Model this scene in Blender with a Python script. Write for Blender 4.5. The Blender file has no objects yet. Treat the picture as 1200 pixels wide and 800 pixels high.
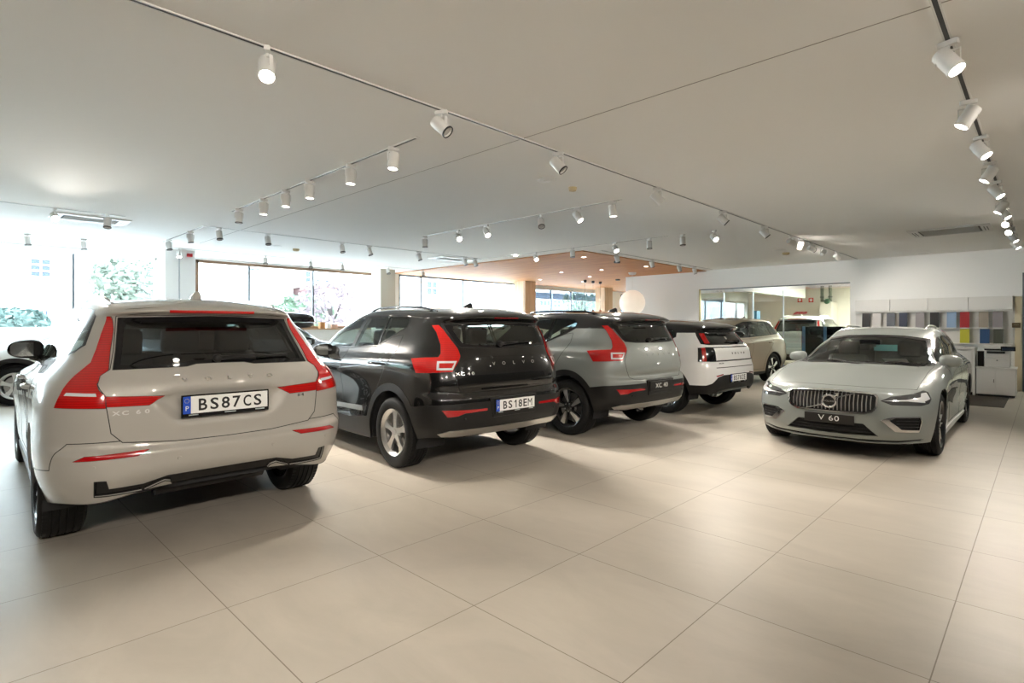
import bpy, bmesh, math, random
import numpy as np
from mathutils import Vector, Matrix
PI = math.pi

# ---------------------------------------------------------------- numeric helpers
def pchip(t, Y, q):
    """monotone cubic interpolation; t (n,), Y (n,d), q (m,) -> (m,d)"""
    t = np.asarray(t, float); Y = np.asarray(Y, float); q = np.asarray(q, float)
    n = len(t); h = np.diff(t); d = (Y[1:] - Y[:-1]) / h[:, None]
    m = np.zeros_like(Y)
    for i in range(1, n - 1):
        w1 = 2 * h[i] + h[i - 1]; w2 = h[i] + 2 * h[i - 1]
        s = d[i - 1] * d[i] > 0
        den = np.where(s, w1 / np.where(s, d[i - 1], 1) + w2 / np.where(s, d[i], 1), 1)
        m[i] = np.where(s, (w1 + w2) / den, 0)
    m[0] = d[0]; m[-1] = d[-1]
    k = np.clip(np.searchsorted(t, q, side='right') - 1, 0, n - 2)
    u = ((q - t[k]) / h[k])[:, None]; hh = h[k][:, None]
    return ((1 + 2*u) * (1-u)**2 * Y[k] + u * (1-u)**2 * hh * m[k] + u*u*(3-2*u) * Y[k+1] + u*u*(u-1) * hh * m[k+1])

def catmull(t, Y, q, flat_ends=True):
    """C1 cubic through the keys (finite-difference tangents)"""
    t = np.asarray(t, float); Y = np.asarray(Y, float); q = np.asarray(q, float)
    n = len(t); h = np.diff(t); d = (Y[1:] - Y[:-1]) / h[:, None]
    m = np.zeros_like(Y)
    for i in range(1, n - 1):
        m[i] = (d[i-1] * h[i] + d[i] * h[i-1]) / (h[i] + h[i-1])
    m[0] = d[0]; m[-1] = d[-1]
    if flat_ends:      # the ring crosses the centre plane square on
        m[0][0] = 0; m[0][2] = 0; m[-1][0] = 0; m[-1][2] = 0
    k = np.clip(np.searchsorted(t, q, side='right') - 1, 0, n - 2)
    u = ((q - t[k]) / h[k])[:, None]; hh = h[k][:, None]
    return ((1 + 2*u) * (1-u)**2 * Y[k] + u * (1-u)**2 * hh * m[k] + u*u*(3-2*u) * Y[k+1] + u*u*(u-1) * hh * m[k+1])

def car_grid(rings, crown, ns=7, nt=4, smooth=2, soft=()):
    R = np.array(rings, float)                   # (nr, nk, 3) right-handed, y >= 0 side
    nr, nk, _ = R.shape
    rows = []
    for r in R:
        t = np.concatenate([[0], np.cumsum(np.sqrt(np.linalg.norm(np.diff(r, axis=0), axis=1)))])
        q = np.concatenate([np.linspace(t[i], t[i+1], ns, endpoint=False) for i in range(nk - 1)] + [[t[-1]]])
        rows.append(catmull(t, r, q))
    A = np.array(rows)                           # (nr, M, 3)
    M = A.shape[1]
    G = np.zeros(((nr - 1) * nt + 1, M, 3))
    for c in range(M):
        col = A[:, c]
        t = np.concatenate([[0], np.cumsum(np.linalg.norm(np.diff(col, axis=0), axis=1) + 1e-4)])
        q = np.concatenate([np.linspace(t[i], t[i+1], nt, endpoint=False) for i in range(nr - 1)] + [[t[-1]]])
        G[:, c] = pchip(t, col, q)
    # roof cap : rings closing on a spine
    top = G[-1]
    xr, xf = top[0, 0], top[-1, 0]
    w = top[:, 1].max()
    spx = np.clip(top[:, 0], xr + .75 * w, xf - .75 * w)
    caps = []
    zmid = np.interp(spx, [xr, xr + .6 * w, (xr + xf) / 2, xf - .6 * w, xf], crown)
    for f in (.1, .22, .38, .55, .72, .88, .97):
        P = top.copy()
        P[:, 0] = top[:, 0] * (1 - f) + spx * f
        P[:, 1] = top[:, 1] * (1 - f)
        P[:, 2] = top[:, 2] + (zmid - top[:, 2]) * (1 - (1 - f) ** 2)
        caps.append(P)
    G = np.concatenate([G, np.array(caps)])
    # light relaxation (rounds every crease by a few mm)
    full = np.concatenate([G[:, ::-1] * [1, -1, 1], G[:, 1:]], axis=1)  # front centre(-y) ... rear ... front centre(+y)
    full = full[:, :-1]                           # close the loop : last == first
    for _ in range(smooth):
        a = .25
        v = full.copy()
        v[1:-1] += a * (full[2:] + full[:-2] - 2 * full[1:-1])
        hsm = np.roll(v, 1, 1) + np.roll(v, -1, 1) - 2 * v
        full = v + a * hsm
    return full

def grid_bm(full):
    bm = bmesh.new()
    nrow, ncol, _ = full.shape
    V = [[bm.verts.new(full[r, c]) for c in range(ncol)] for r in range(nrow)]
    for r in range(nrow - 1):
        for c in range(ncol):
            d = (c + 1) % ncol
            try: bm.faces.new((V[r][c], V[r][d], V[r+1][d], V[r+1][c]))
            except ValueError: pass
    # close the last little hole along the spine
    try: bm.faces.new(V[-1])
    except ValueError: pass
    bmesh.ops.remove_doubles(bm, verts=bm.verts, dist=.0015)
    bmesh.ops.dissolve_degenerate(bm, edges=bm.edges, dist=1e-5)
    bmesh.ops.recalc_face_normals(bm, faces=bm.faces)
    bm.normal_update()
    # outward check on the side
    s = sum(f.normal.y * f.calc_center_median().y for f in bm.faces)
    if s < 0: bmesh.ops.reverse_faces(bm, faces=bm.faces)
    bm.normal_update()
    bm.faces.layers.int.new('tag')
    return bm

# ---------------------------------------------------------------- cutting regions into the shell
VIEW = {'rear': ((0, 1, 0), (0, 0, 1), (-1, 0, 0)), 'front': ((0, 1, 0), (0, 0, 1), (1, 0, 0)),
        'side': ((1, 0, 0), (0, 0, 1), (0, 1, 0)), 'top': ((1, 0, 0), (0, 1, 0), (0, 0, 1)),
        'rc': ((1, 1, 0), (0, 0, 1), (-1, 1, 0)), 'fc': ((1, -1, 0), (0, 0, 1), (1, 1, 0))}

def inside(p, poly):
    x, y = p; c = False; n = len(poly); j = n - 1
    for i in range(n):
        xi, yi = poly[i]; xj, yj = poly[j]
        if (yi > y) != (yj > y) and x < (xj - xi) * (y - yi) / (yj - yi) + xi: c = not c
        j = i
    return c

def cut(bm, view, poly, tag, dot=.12, where=None, only=None, mirror=True, sym=False):
    """split the faces along the outline and give the ones inside it a tag.
    sym: poly is one half (y >= 0) of an outline mirrored about the centre plane"""
    lay = bm.faces.layers.int['tag']
    if sym:
        poly = list(poly) + [(-u, v) for u, v in reversed(poly) if abs(u) > 1e-6]
        mirror = False
    if dot <= -1: mirror = False
    for my in ((1, -1) if mirror else (1,)):
        U, V, D = [Vector((a[0], a[1] * my, a[2])) for a in VIEW[view]]
        if view == 'top': V = Vector((0, my, 0)); D = Vector((0, 0, 1))
        D = D.normalized()
        if dot <= -1 and where is not None: wh = where
        else: wh = where
        def ok(f):
            if f.normal.dot(D) <= dot: return False
            c = f.calc_center_median()
            if dot > -1 and view in ('side', 'rc', 'fc') and c.y * my < .12: return False
            return where is None or where(c.x, c.y * my, c.z)
        us = [p[0] for p in poly]; vs = [p[1] for p in poly]
        u0, u1, v0, v1 = min(us) - .02, max(us) + .02, min(vs) - .02, max(vs) + .02
        def near(f, a0, a1, b0, b1):
            pu = [v.co.dot(U) for v in f.verts]; pv = [v.co.dot(V) for v in f.verts]
            return max(pu) >= a0 and min(pu) <= a1 and max(pv) >= b0 and min(pv) <= b1
        pool = [f for f in bm.faces if near(f, u0, u1, v0, v1) and ok(f)]
        n = len(poly)
        for i in range(n):
            p, q = poly[i], poly[(i + 1) % n]
            du, dv = q[0] - p[0], q[1] - p[1]; L = math.hypot(du, dv)
            if L < 1e-6: continue
            nu, nv = -dv / L, du / L
            g = lambda co: (co.dot(U) - p[0]) * nu + (co.dot(V) - p[1]) * nv
            e = .001
            cand = [f for f in pool if near(f, min(p[0], q[0]) - e, max(p[0], q[0]) + e, min(p[1], q[1]) - e, max(p[1], q[1]) + e)]
            vals = {}
            online = set()
            edges = set()
            for f in cand:
                for v in f.verts:
                    if v not in vals:
                        vals[v] = g(v.co)
                        if abs(vals[v]) < 1e-5: online.add(v)
                edges.update(f.edges)
            for ed in list(edges):
                a, b = ed.verts
                if a in online or b in online: continue
                ga, gb = vals[a], vals[b]
                if ga * gb < 0:
                    t = ga / (ga - gb)
                    ne, nvt = bmesh.utils.edge_split(ed, a, t)
                    online.add(nvt); vals[nvt] = 0
            for f in cand:
                ov = [v for v in f.verts if v in online]
                if len(ov) < 2: continue
                ov.sort(key=lambda v: v.co.dot(U) * du + v.co.dot(V) * dv)
                a, b = ov[0], ov[-1]
                if any(a in ed.verts and b in ed.verts for ed in f.edges): continue
                try:
                    nf, _ = bmesh.utils.face_split(f, a, b)
                    nf[lay] = f[lay]
                    pool.append(nf)
                except (ValueError, TypeError): pass
        bm.normal_update()
        for f in pool:
            c = f.calc_center_median()
            if inside((c.dot(U), c.dot(V)), poly) and (only is None or f[lay] in only): f[lay] = tag

def circle_poly(cx, cz, r, n=40, a0=0, a1=2 * PI):
    return [(cx + r * math.cos(a0 + (a1 - a0) * i / n), cz + r * math.sin(a0 + (a1 - a0) * i / n)) for i in range(n + (0 if a1 - a0 > 6.28 else 1))]
XC60 = [
 [(-.85,0,.42),(-.85,.42,.41),(-.83,.68,.37),(-.64,.84,.36),(0,.90,.27),(1.4,.90,.21),(2.2,.90,.21),(2.87,.90,.24),(3.35,.84,.24),(3.58,.62,.24),(3.68,.35,.24),(3.70,0,.24)],
 [(-.955,0,.55),(-.95,.42,.55),(-.90,.71,.54),(-.69,.90,.53),(0,.945,.50),(1.4,.905,.42),(2.2,.915,.42),(2.87,.945,.5),(3.40,.88,.5),(3.63,.66,.5),(3.72,.35,.5),(3.735,0,.5)],
 [(-.97,0,.655),(-.96,.42,.655),(-.905,.73,.66),(-.69,.925,.68),(0,.95,.70),(1.4,.91,.64),(2.2,.92,.64),(2.87,.95,.68),(3.42,.88,.62),(3.62,.66,.62),(3.71,.35,.62),(3.73,0,.62)],
 [(-.935,0,.70),(-.925,.42,.70),(-.87,.72,.72),(-.67,.92,.74),(0,.95,.76),(1.4,.92,.72),(2.2,.93,.72),(2.87,.95,.74),(3.42,.875,.70),(3.61,.66,.70),(3.705,.35,.70),(3.72,0,.70)],
 [(-.93,0,.88),(-.92,.42,.88),(-.865,.71,.90),(-.66,.92,.92),(0,.95,.92),(1.4,.935,.88),(2.2,.94,.86),(2.87,.945,.84),(3.40,.87,.82),(3.60,.66,.82),(3.70,.35,.82),(3.715,0,.82)],
 [(-.905,0,1.06),(-.895,.42,1.06),(-.84,.695,1.06),(-.64,.885,1.06),(0,.94,1.05),(1.4,.935,1.0),(2.2,.925,.985),(2.87,.90,.94),(3.35,.82,.90),(3.55,.64,.90),(3.65,.35,.92),(3.67,0,.93)],
 [(-.83,0,1.165),(-.82,.41,1.165),(-.775,.655,1.16),(-.61,.80,1.165),(0,.865,1.145),(1.4,.865,1.065),(2.1,.855,1.045),(2.75,.80,1.02),(3.2,.70,.985),(3.38,.5,.98),(3.45,.3,.99),(3.48,0,1.0)],
 [(-.745,0,1.28),(-.735,.39,1.28),(-.695,.61,1.27),(-.56,.745,1.28),(0,.795,1.25),(1.3,.825,1.13),(1.95,.81,1.09),(2.15,.74,1.085),(2.30,.58,1.095),(2.40,.38,1.11),(2.46,.2,1.115),(2.48,0,1.12)],
 [(-.635,0,1.41),(-.625,.37,1.41),(-.59,.565,1.40),(-.47,.68,1.41),(0,.725,1.38),(1.0,.755,1.33),(1.50,.745,1.31),(1.67,.68,1.31),(1.82,.52,1.32),(1.91,.34,1.33),(1.97,.18,1.335),(1.99,0,1.34)],
 [(-.575,0,1.50),(-.565,.35,1.50),(-.54,.53,1.49),(-.43,.635,1.49),(0,.67,1.49),(.75,.695,1.47),(1.12,.685,1.45),(1.30,.63,1.45),(1.45,.48,1.46),(1.54,.32,1.465),(1.58,.16,1.47),(1.60,0,1.47)],
 [(-.665,0,1.535),(-.655,.33,1.53),(-.60,.52,1.52),(-.43,.61,1.53),(0,.645,1.545),(.6,.665,1.55),(.95,.65,1.535),(1.10,.60,1.53),(1.24,.46,1.535),(1.33,.3,1.54),(1.37,.15,1.545),(1.39,0,1.545)],
 [(-.64,0,1.57),(-.62,.31,1.565),(-.56,.48,1.555),(-.38,.56,1.575),(0,.60,1.60),(.5,.62,1.61),(.8,.60,1.60),(.93,.55,1.59),(1.05,.42,1.59),(1.12,.28,1.595),(1.15,.14,1.60),(1.17,0,1.60)],
]
XC60_CROWN=(1.575,1.635,1.655,1.64,1.605)
XC40 = [
 [(-.72,0,.38),(-.72,.40,.38),(-.70,.66,.38),(-.55,.83,.38),(0,.90,.27),(1.35,.89,.23),(2.1,.89,.23),(2.7,.89,.24),(3.2,.83,.24),(3.42,.62,.24),(3.52,.35,.24),(3.545,0,.24)],
 [(-.82,0,.47),(-.81,.40,.47),(-.77,.68,.48),(-.60,.87,.48),(0,.925,.46),(1.35,.90,.40),(2.1,.90,.40),(2.7,.925,.46),(3.25,.87,.46),(3.47,.66,.46),(3.56,.35,.46),(3.575,0,.46)],
 [(-.84,0,.62),(-.83,.40,.62),(-.785,.69,.63),(-.61,.885,.63),(0,.93,.62),(1.35,.88,.55),(2.1,.88,.55),(2.7,.93,.62),(3.27,.87,.60),(3.48,.66,.60),(3.56,.35,.60),(3.575,0,.60)],
 [(-.835,0,.74),(-.825,.40,.74),(-.78,.69,.745),(-.60,.885,.75),(0,.93,.76),(1.35,.875,.68),(2.1,.88,.68),(2.7,.93,.74),(3.27,.865,.74),(3.47,.66,.74),(3.545,.35,.74),(3.56,0,.74)],
 [(-.795,0,.80),(-.785,.40,.80),(-.745,.67,.80),(-.58,.875,.81),(0,.925,.83),(1.35,.89,.76),(2.1,.895,.76),(2.7,.925,.80),(3.26,.86,.80),(3.465,.66,.80),(3.54,.35,.80),(3.555,0,.80)],
 [(-.83,0,.86),(-.82,.40,.86),(-.77,.66,.87),(-.575,.87,.89),(0,.92,.92),(1.35,.92,.90),(2.1,.92,.88),(2.7,.92,.86),(3.24,.85,.85),(3.45,.655,.85),(3.53,.35,.85),(3.545,0,.85)],
 [(-.80,0,1.04),(-.79,.40,1.04),(-.745,.635,1.04),(-.56,.845,1.06),(0,.905,1.07),(1.35,.91,1.04),(2.1,.90,1.02),(2.7,.875,.98),(3.18,.80,.95),(3.38,.63,.94),(3.48,.34,.96),(3.50,0,.97)],
 [(-.765,0,1.16),(-.755,.40,1.16),(-.71,.61,1.16),(-.54,.80,1.16),(0,.86,1.15),(1.35,.85,1.12),(2.02,.845,1.10),(2.6,.78,1.07),(3.0,.69,1.04),(3.18,.5,1.03),(3.25,.3,1.045),(3.28,0,1.05)],
 [(-.74,0,1.22),(-.73,.39,1.22),(-.685,.60,1.22),(-.53,.775,1.23),(0,.835,1.22),(1.3,.83,1.165),(1.88,.815,1.14),(2.07,.75,1.13),(2.22,.58,1.14),(2.32,.38,1.15),(2.37,.2,1.155),(2.39,0,1.16)],
 [(-.68,0,1.34),(-.67,.38,1.34),(-.63,.58,1.34),(-.48,.73,1.35),(0,.775,1.35),(1.10,.775,1.34),(1.60,.755,1.325),(1.77,.69,1.325),(1.91,.53,1.33),(1.99,.35,1.34),(2.04,.18,1.345),(2.06,0,1.345)],
 [(-.625,0,1.455),(-.615,.36,1.455),(-.58,.555,1.455),(-.44,.685,1.46),(0,.715,1.465),(.9,.72,1.47),(1.32,.695,1.455),(1.50,.635,1.45),(1.64,.48,1.455),(1.72,.32,1.46),(1.76,.16,1.465),(1.78,0,1.465)],
 [(-.73,0,1.52),(-.72,.34,1.515),(-.665,.54,1.50),(-.45,.65,1.515),(0,.675,1.535),(.7,.685,1.55),(1.10,.665,1.54),(1.27,.61,1.535),(1.41,.47,1.54),(1.49,.3,1.545),(1.53,.15,1.55),(1.55,0,1.55)],
 [(-.69,0,1.56),(-.68,.32,1.555),(-.61,.50,1.55),(-.40,.59,1.565),(0,.62,1.59),(.6,.63,1.605),(.95,.61,1.60),(1.09,.56,1.595),(1.20,.43,1.595),(1.27,.28,1.60),(1.31,.14,1.605),(1.33,0,1.605)],
]
XC40_CROWN=(1.565,1.625,1.65,1.635,1.605)
EX30 = [
 [(-.70,0,.36),(-.70,.40,.36),(-.68,.66,.36),(-.52,.82,.36),(0,.89,.27),(1.3,.88,.22),(2.1,.88,.22),(2.65,.88,.24),(3.1,.82,.24),(3.30,.62,.24),(3.39,.35,.24),(3.41,0,.24)],
 [(-.78,0,.45),(-.77,.40,.45),(-.73,.68,.45),(-.56,.86,.46),(0,.91,.46),(1.3,.885,.40),(2.1,.885,.40),(2.65,.91,.46),(3.13,.86,.46),(3.35,.66,.46),(3.43,.35,.46),(3.44,0,.46)],
 [(-.80,0,.60),(-.79,.40,.60),(-.745,.69,.60),(-.57,.875,.61),(0,.918,.62),(1.3,.87,.55),(2.1,.875,.55),(2.65,.918,.62),(3.14,.86,.60),(3.35,.66,.60),(3.43,.35,.60),(3.44,0,.60)],
 [(-.795,0,.74),(-.785,.40,.74),(-.74,.69,.745),(-.565,.875,.75),(0,.918,.76),(1.3,.87,.68),(2.1,.875,.68),(2.65,.918,.74),(3.14,.855,.74),(3.34,.66,.74),(3.42,.35,.74),(3.43,0,.74)],
 [(-.77,0,.84),(-.76,.40,.84),(-.715,.68,.84),(-.55,.865,.85),(0,.915,.86),(1.3,.89,.80),(2.1,.895,.80),(2.65,.915,.82),(3.12,.85,.82),(3.32,.65,.82),(3.40,.35,.83),(3.41,0,.83)],
 [(-.765,0,.92),(-.755,.40,.92),(-.71,.67,.92),(-.54,.855,.93),(0,.91,.94),(1.3,.905,.92),(2.1,.90,.91),(2.65,.89,.90),(3.08,.82,.88),(3.27,.64,.88),(3.35,.34,.89),(3.365,0,.90)],
 [(-.745,0,1.05),(-.735,.40,1.05),(-.69,.65,1.05),(-.525,.825,1.05),(0,.88,1.05),(1.3,.885,1.03),(2.0,.875,1.02),(2.5,.80,1.0),(2.88,.70,.97),(3.05,.5,.97),(3.12,.3,.98),(3.14,0,.985)],
 [(-.68,0,1.12),(-.67,.39,1.12),(-.63,.62,1.12),(-.49,.79,1.12),(0,.845,1.12),(1.3,.84,1.09),(1.85,.82,1.07),(2.05,.75,1.06),(2.2,.58,1.07),(2.29,.38,1.08),(2.34,.2,1.085),(2.36,0,1.09)],
 [(-.60,0,1.22),(-.59,.38,1.22),(-.55,.58,1.22),(-.42,.735,1.22),(0,.785,1.23),(1.1,.775,1.24),(1.5,.755,1.23),(1.68,.69,1.225),(1.82,.53,1.235),(1.90,.35,1.24),(1.95,.18,1.245),(1.97,0,1.245)],
 [(-.51,0,1.34),(-.50,.36,1.34),(-.46,.55,1.34),(-.34,.68,1.345),(0,.72,1.36),(.8,.72,1.37),(1.15,.695,1.36),(1.32,.635,1.355),(1.46,.48,1.36),(1.54,.32,1.365),(1.58,.16,1.37),(1.60,0,1.37)],
 [(-.61,0,1.41),(-.60,.34,1.405),(-.54,.53,1.395),(-.34,.64,1.40),(0,.675,1.42),(.6,.68,1.445),(.95,.66,1.44),(1.10,.60,1.435),(1.24,.46,1.44),(1.32,.3,1.445),(1.36,.15,1.45),(1.38,0,1.45)],
 [(-.57,0,1.445),(-.56,.32,1.44),(-.49,.49,1.435),(-.30,.58,1.45),(0,.61,1.475),(.5,.62,1.50),(.8,.60,1.50),(.93,.55,1.495),(1.05,.42,1.495),(1.12,.28,1.50),(1.15,.14,1.505),(1.17,0,1.505)],
]
EX30_CROWN=(1.45,1.51,1.548,1.54,1.51)
V60 = [
 [(-.93,0,.34),(-.93,.42,.34),(-.88,.68,.33),(-.68,.83,.30),(0,.88,.22),(1.4,.87,.17),(2.2,.87,.17),(2.87,.88,.19),(3.33,.82,.20),(3.55,.62,.19),(3.66,.35,.18),(3.68,0,.18)],
 [(-1.01,0,.50),(-1.0,.42,.50),(-.94,.70,.48),(-.72,.87,.46),(0,.915,.42),(1.4,.88,.34),(2.2,.885,.34),(2.87,.915,.40),(3.35,.855,.36),(3.61,.65,.32),(3.73,.35,.30),(3.755,0,.30)],
 [(-1.03,0,.66),(-1.02,.42,.66),(-.95,.72,.66),(-.72,.89,.64),(0,.923,.62),(1.4,.885,.52),(2.2,.89,.52),(2.87,.923,.56),(3.37,.86,.48),(3.61,.66,.45),(3.73,.35,.44),(3.755,0,.44)],
 [(-1.0,0,.72),(-.99,.42,.72),(-.92,.71,.72),(-.70,.88,.72),(0,.925,.72),(1.4,.905,.66),(2.2,.91,.66),(2.87,.925,.66),(3.36,.855,.58),(3.59,.655,.56),(3.72,.35,.56),(3.75,0,.56)],
 [(-.98,0,.84),(-.97,.42,.84),(-.91,.70,.84),(-.69,.875,.84),(0,.92,.84),(1.4,.915,.79),(2.2,.915,.77),(2.87,.91,.75),(3.34,.84,.66),(3.56,.65,.65),(3.70,.35,.655),(3.735,0,.655)],
 [(-.95,0,.93),(-.94,.42,.93),(-.88,.68,.93),(-.67,.83,.92),(0,.89,.91),(1.4,.90,.88),(2.15,.895,.86),(2.87,.865,.825),(3.27,.79,.755),(3.50,.63,.72),(3.64,.35,.735),(3.675,0,.735)],
 [(-.90,0,.99),(-.89,.40,.99),(-.83,.65,.99),(-.64,.775,.975),(0,.83,.965),(1.4,.86,.945),(2.1,.855,.925),(2.75,.80,.88),(3.15,.71,.82),(3.36,.55,.785),(3.48,.3,.79),(3.52,0,.795)],
 [(-.86,0,1.03),(-.85,.39,1.03),(-.79,.62,1.03),(-.61,.735,1.015),(0,.785,1.0),(1.35,.82,.975),(2.0,.82,.95),(2.45,.79,.925),(2.78,.68,.895),(2.98,.5,.875),(3.07,.3,.88),(3.10,0,.885)],
 [(-.82,0,1.07),(-.81,.38,1.07),(-.75,.60,1.07),(-.58,.71,1.05),(0,.755,1.035),(1.3,.79,.995),(1.88,.79,.965),(2.08,.74,.95),(2.25,.58,.955),(2.37,.38,.965),(2.43,.2,.97),(2.45,0,.975)],
 [(-.70,0,1.19),(-.69,.37,1.19),(-.63,.57,1.19),(-.46,.675,1.185),(0,.715,1.18),(1.0,.725,1.15),(1.42,.72,1.135),(1.60,.655,1.135),(1.76,.51,1.145),(1.86,.33,1.155),(1.91,.17,1.16),(1.93,0,1.16)],
 [(-.61,0,1.29),(-.60,.35,1.29),(-.54,.53,1.285),(-.37,.625,1.28),(0,.655,1.285),(.7,.665,1.275),(1.05,.65,1.26),(1.22,.595,1.26),(1.38,.46,1.27),(1.48,.31,1.275),(1.53,.15,1.28),(1.55,0,1.28)],
 [(-.66,0,1.345),(-.65,.33,1.34),(-.58,.50,1.33),(-.37,.59,1.335),(0,.615,1.355),(.55,.63,1.355),(.85,.615,1.345),(1.0,.565,1.34),(1.15,.44,1.345),(1.24,.29,1.35),(1.29,.14,1.355),(1.31,0,1.355)],
 [(-.62,0,1.365),(-.61,.31,1.36),(-.54,.47,1.355),(-.33,.55,1.365),(0,.575,1.385),(.45,.585,1.395),(.7,.57,1.39),(.83,.52,1.385),(.96,.40,1.385),(1.04,.27,1.39),(1.08,.13,1.395),(1.10,0,1.395)],
]
V60_CROWN=(1.37,1.41,1.43,1.425,1.40)
# ---------------------------------------------------------------- scene helpers
SC = bpy.context.scene
COL = SC.collection
random.seed(7)

def empty(name, loc=(0, 0, 0), rz=0.0, parent=None, rot=None):
    o = bpy.data.objects.new(name, None); COL.objects.link(o)
    o.location = loc; o.rotation_euler = rot if rot else (0, 0, rz); o.empty_display_size = .1
    if parent: o.parent = parent
    return o

def tag(o, label, cat, group=None, kind=None):
    if label: o['label'] = label
    if cat: o['category'] = cat
    if group: o['group'] = group
    if kind: o['kind'] = kind
    return o

def struct(o, label=None):
    o['kind'] = 'structure'
    if label: o['label'] = label
    return o

def link_bm(name, bm, mats, parent=None, smooth=False, bevel=0, loc=None, rot=None, angle=None, free=True):
    me = bpy.data.meshes.new(name); bm.normal_update(); bm.to_mesh(me)
    if free: bm.free()
    for m in (mats if isinstance(mats, (list, tuple)) else [mats]): me.materials.append(m)
    if smooth or angle:
        me.polygons.foreach_set('use_smooth', [True] * len(me.polygons))
        if angle: me.set_sharp_from_angle(angle=math.radians(angle))
    o = bpy.data.objects.new(name, me); COL.objects.link(o)
    if parent: o.parent = parent
    if loc: o.location = loc
    if rot: o.rotation_euler = rot
    if bevel:
        b = o.modifiers.new('bevel', 'BEVEL'); b.width = bevel; b.segments = 2; b.limit_method = 'ANGLE'; b.angle_limit = .6
    return o

def bx(bm, c, s, M=None, mi=0):
    x, y, z = c; a, b, d = s[0] / 2, s[1] / 2, s[2] / 2
    co = [Vector((x + i * a, y + j * b, z + k * d)) for i in (-1, 1) for j in (-1, 1) for k in (-1, 1)]
    if M: co = [M @ v for v in co]
    V = [bm.verts.new(v) for v in co]
    for f in ((0, 1, 3, 2), (4, 6, 7, 5), (0, 4, 5, 1), (2, 3, 7, 6), (0, 2, 6, 4), (1, 5, 7, 3)):
        fa = bm.faces.new([V[i] for i in f]); fa.material_index = mi
    return V

def box(name, c, s, mat, parent=None, bevel=0, rot=None):
    bm = bmesh.new(); bx(bm, (0, 0, 0), s)
    return link_bm(name, bm, mat, parent, bevel=bevel, loc=c, rot=rot)

def lathe(bm, prof, n=32, axis='Z', M=None, mi=0, close=False):
    """profile [(radius, height)] turned about an axis"""
    rings = []
    for r, h in prof:
        ring = []
        for i in range(n):
            a = 2 * PI * i / n; c, s = r * math.cos(a), r * math.sin(a)
            p = {'Z': (c, s, h), 'Y': (c, h, s), 'X': (h, c, s)}[axis]
            p = Vector(p)
            ring.append(bm.verts.new(M @ p if M else p))
        rings.append(ring)
    for a, b in zip(rings[:-1], rings[1:]):
        for i in range(n):
            j = (i + 1) % n
            f = bm.faces.new((a[i], a[j], b[j], b[i])); f.material_index = mi
    if close:
        for rg in (rings[0], rings[-1]):
            f = bm.faces.new(rg); f.material_index = mi
    return rings

def fix(bm):
    bmesh.ops.remove_doubles(bm, verts=bm.verts, dist=1e-6)
    bmesh.ops.recalc_face_normals(bm, faces=bm.faces); return bm

def prism(bm, pts, d0, d1, M=None, mi=0):
    """polygon pts [(a,b)] extruded along the third axis from d0 to d1; M maps (a,b,d) to place"""
    A = [Vector((p[0], p[1], d0)) for p in pts]; B = [Vector((p[0], p[1], d1)) for p in pts]
    if M: A = [M @ v for v in A]; B = [M @ v for v in B]
    A = [bm.verts.new(v) for v in A]; B = [bm.verts.new(v) for v in B]
    n = len(pts); fs = [bm.faces.new(A), bm.faces.new(B)]
    for i in range(n): fs.append(bm.faces.new((A[i], A[(i + 1) % n], B[(i + 1) % n], B[i])))
    for f in fs: f.material_index = mi

def tube(bm, pts, r, n=8, mi=0, r_end=None):
    pts = [Vector(p) for p in pts]; rings = []
    up = Vector((0, 0, 1))
    for i, p in enumerate(pts):
        d = (pts[min(i + 1, len(pts) - 1)] - pts[max(i - 1, 0)]).normalized()
        u = up if abs(d.dot(up)) < .95 else Vector((1, 0, 0))
        a = d.cross(u).normalized(); b = d.cross(a).normalized()
        rr = r if r_end is None else r + (r_end - r) * i / (len(pts) - 1)
        rings.append([bm.verts.new(p + a * rr * math.cos(2 * PI * k / n) + b * rr * math.sin(2 * PI * k / n)) for k in range(n)])
    for a, b in zip(rings[:-1], rings[1:]):
        for k in range(n):
            f = bm.faces.new((a[k], a[(k + 1) % n], b[(k + 1) % n], b[k])); f.material_index = mi
    for rg in (rings[0], rings[-1]):
        f = bm.faces.new(rg); f.material_index = mi

def text(name, body, size, mat, parent=None, M=None, extrude=.003, sx=1.0, space=1.0, align='CENTER', bold=0.0):
    """lettering in the XY plane of M, as a mesh"""
    cu = bpy.data.curves.new(name, 'FONT'); cu.body = body; cu.size = size; cu.extrude = extrude
    cu.align_x = align; cu.align_y = 'CENTER'; cu.space_character = space; cu.resolution_u = 3; cu.offset = bold
    o = bpy.data.objects.new(name, cu); COL.objects.link(o)
    bpy.context.view_layer.update()
    me = bpy.data.meshes.new_from_object(o.evaluated_get(bpy.context.evaluated_depsgraph_get()))
    COL.objects.unlink(o); bpy.data.objects.remove(o)
    me.transform(Matrix.Diagonal((sx, 1, 1, 1)))
    if M: me.transform(M)
    me.materials.clear(); me.materials.append(mat)
    o = bpy.data.objects.new(name, me); COL.objects.link(o)
    if parent: o.parent = parent
    return o

def frame_matrix(origin, right, up):
    r = Vector(right).normalized(); u = Vector(up).normalized(); n = r.cross(u).normalized(); u = n.cross(r).normalized()
    M = Matrix((r, u, n)).transposed().to_4x4(); M.translation = Vector(origin); return M

# ---------------------------------------------------------------- materials
def nodes(name):
    m = bpy.data.materials.new(name); m.use_nodes = True
    return m, m.node_tree, m.node_tree.nodes['Principled BSDF']

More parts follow.
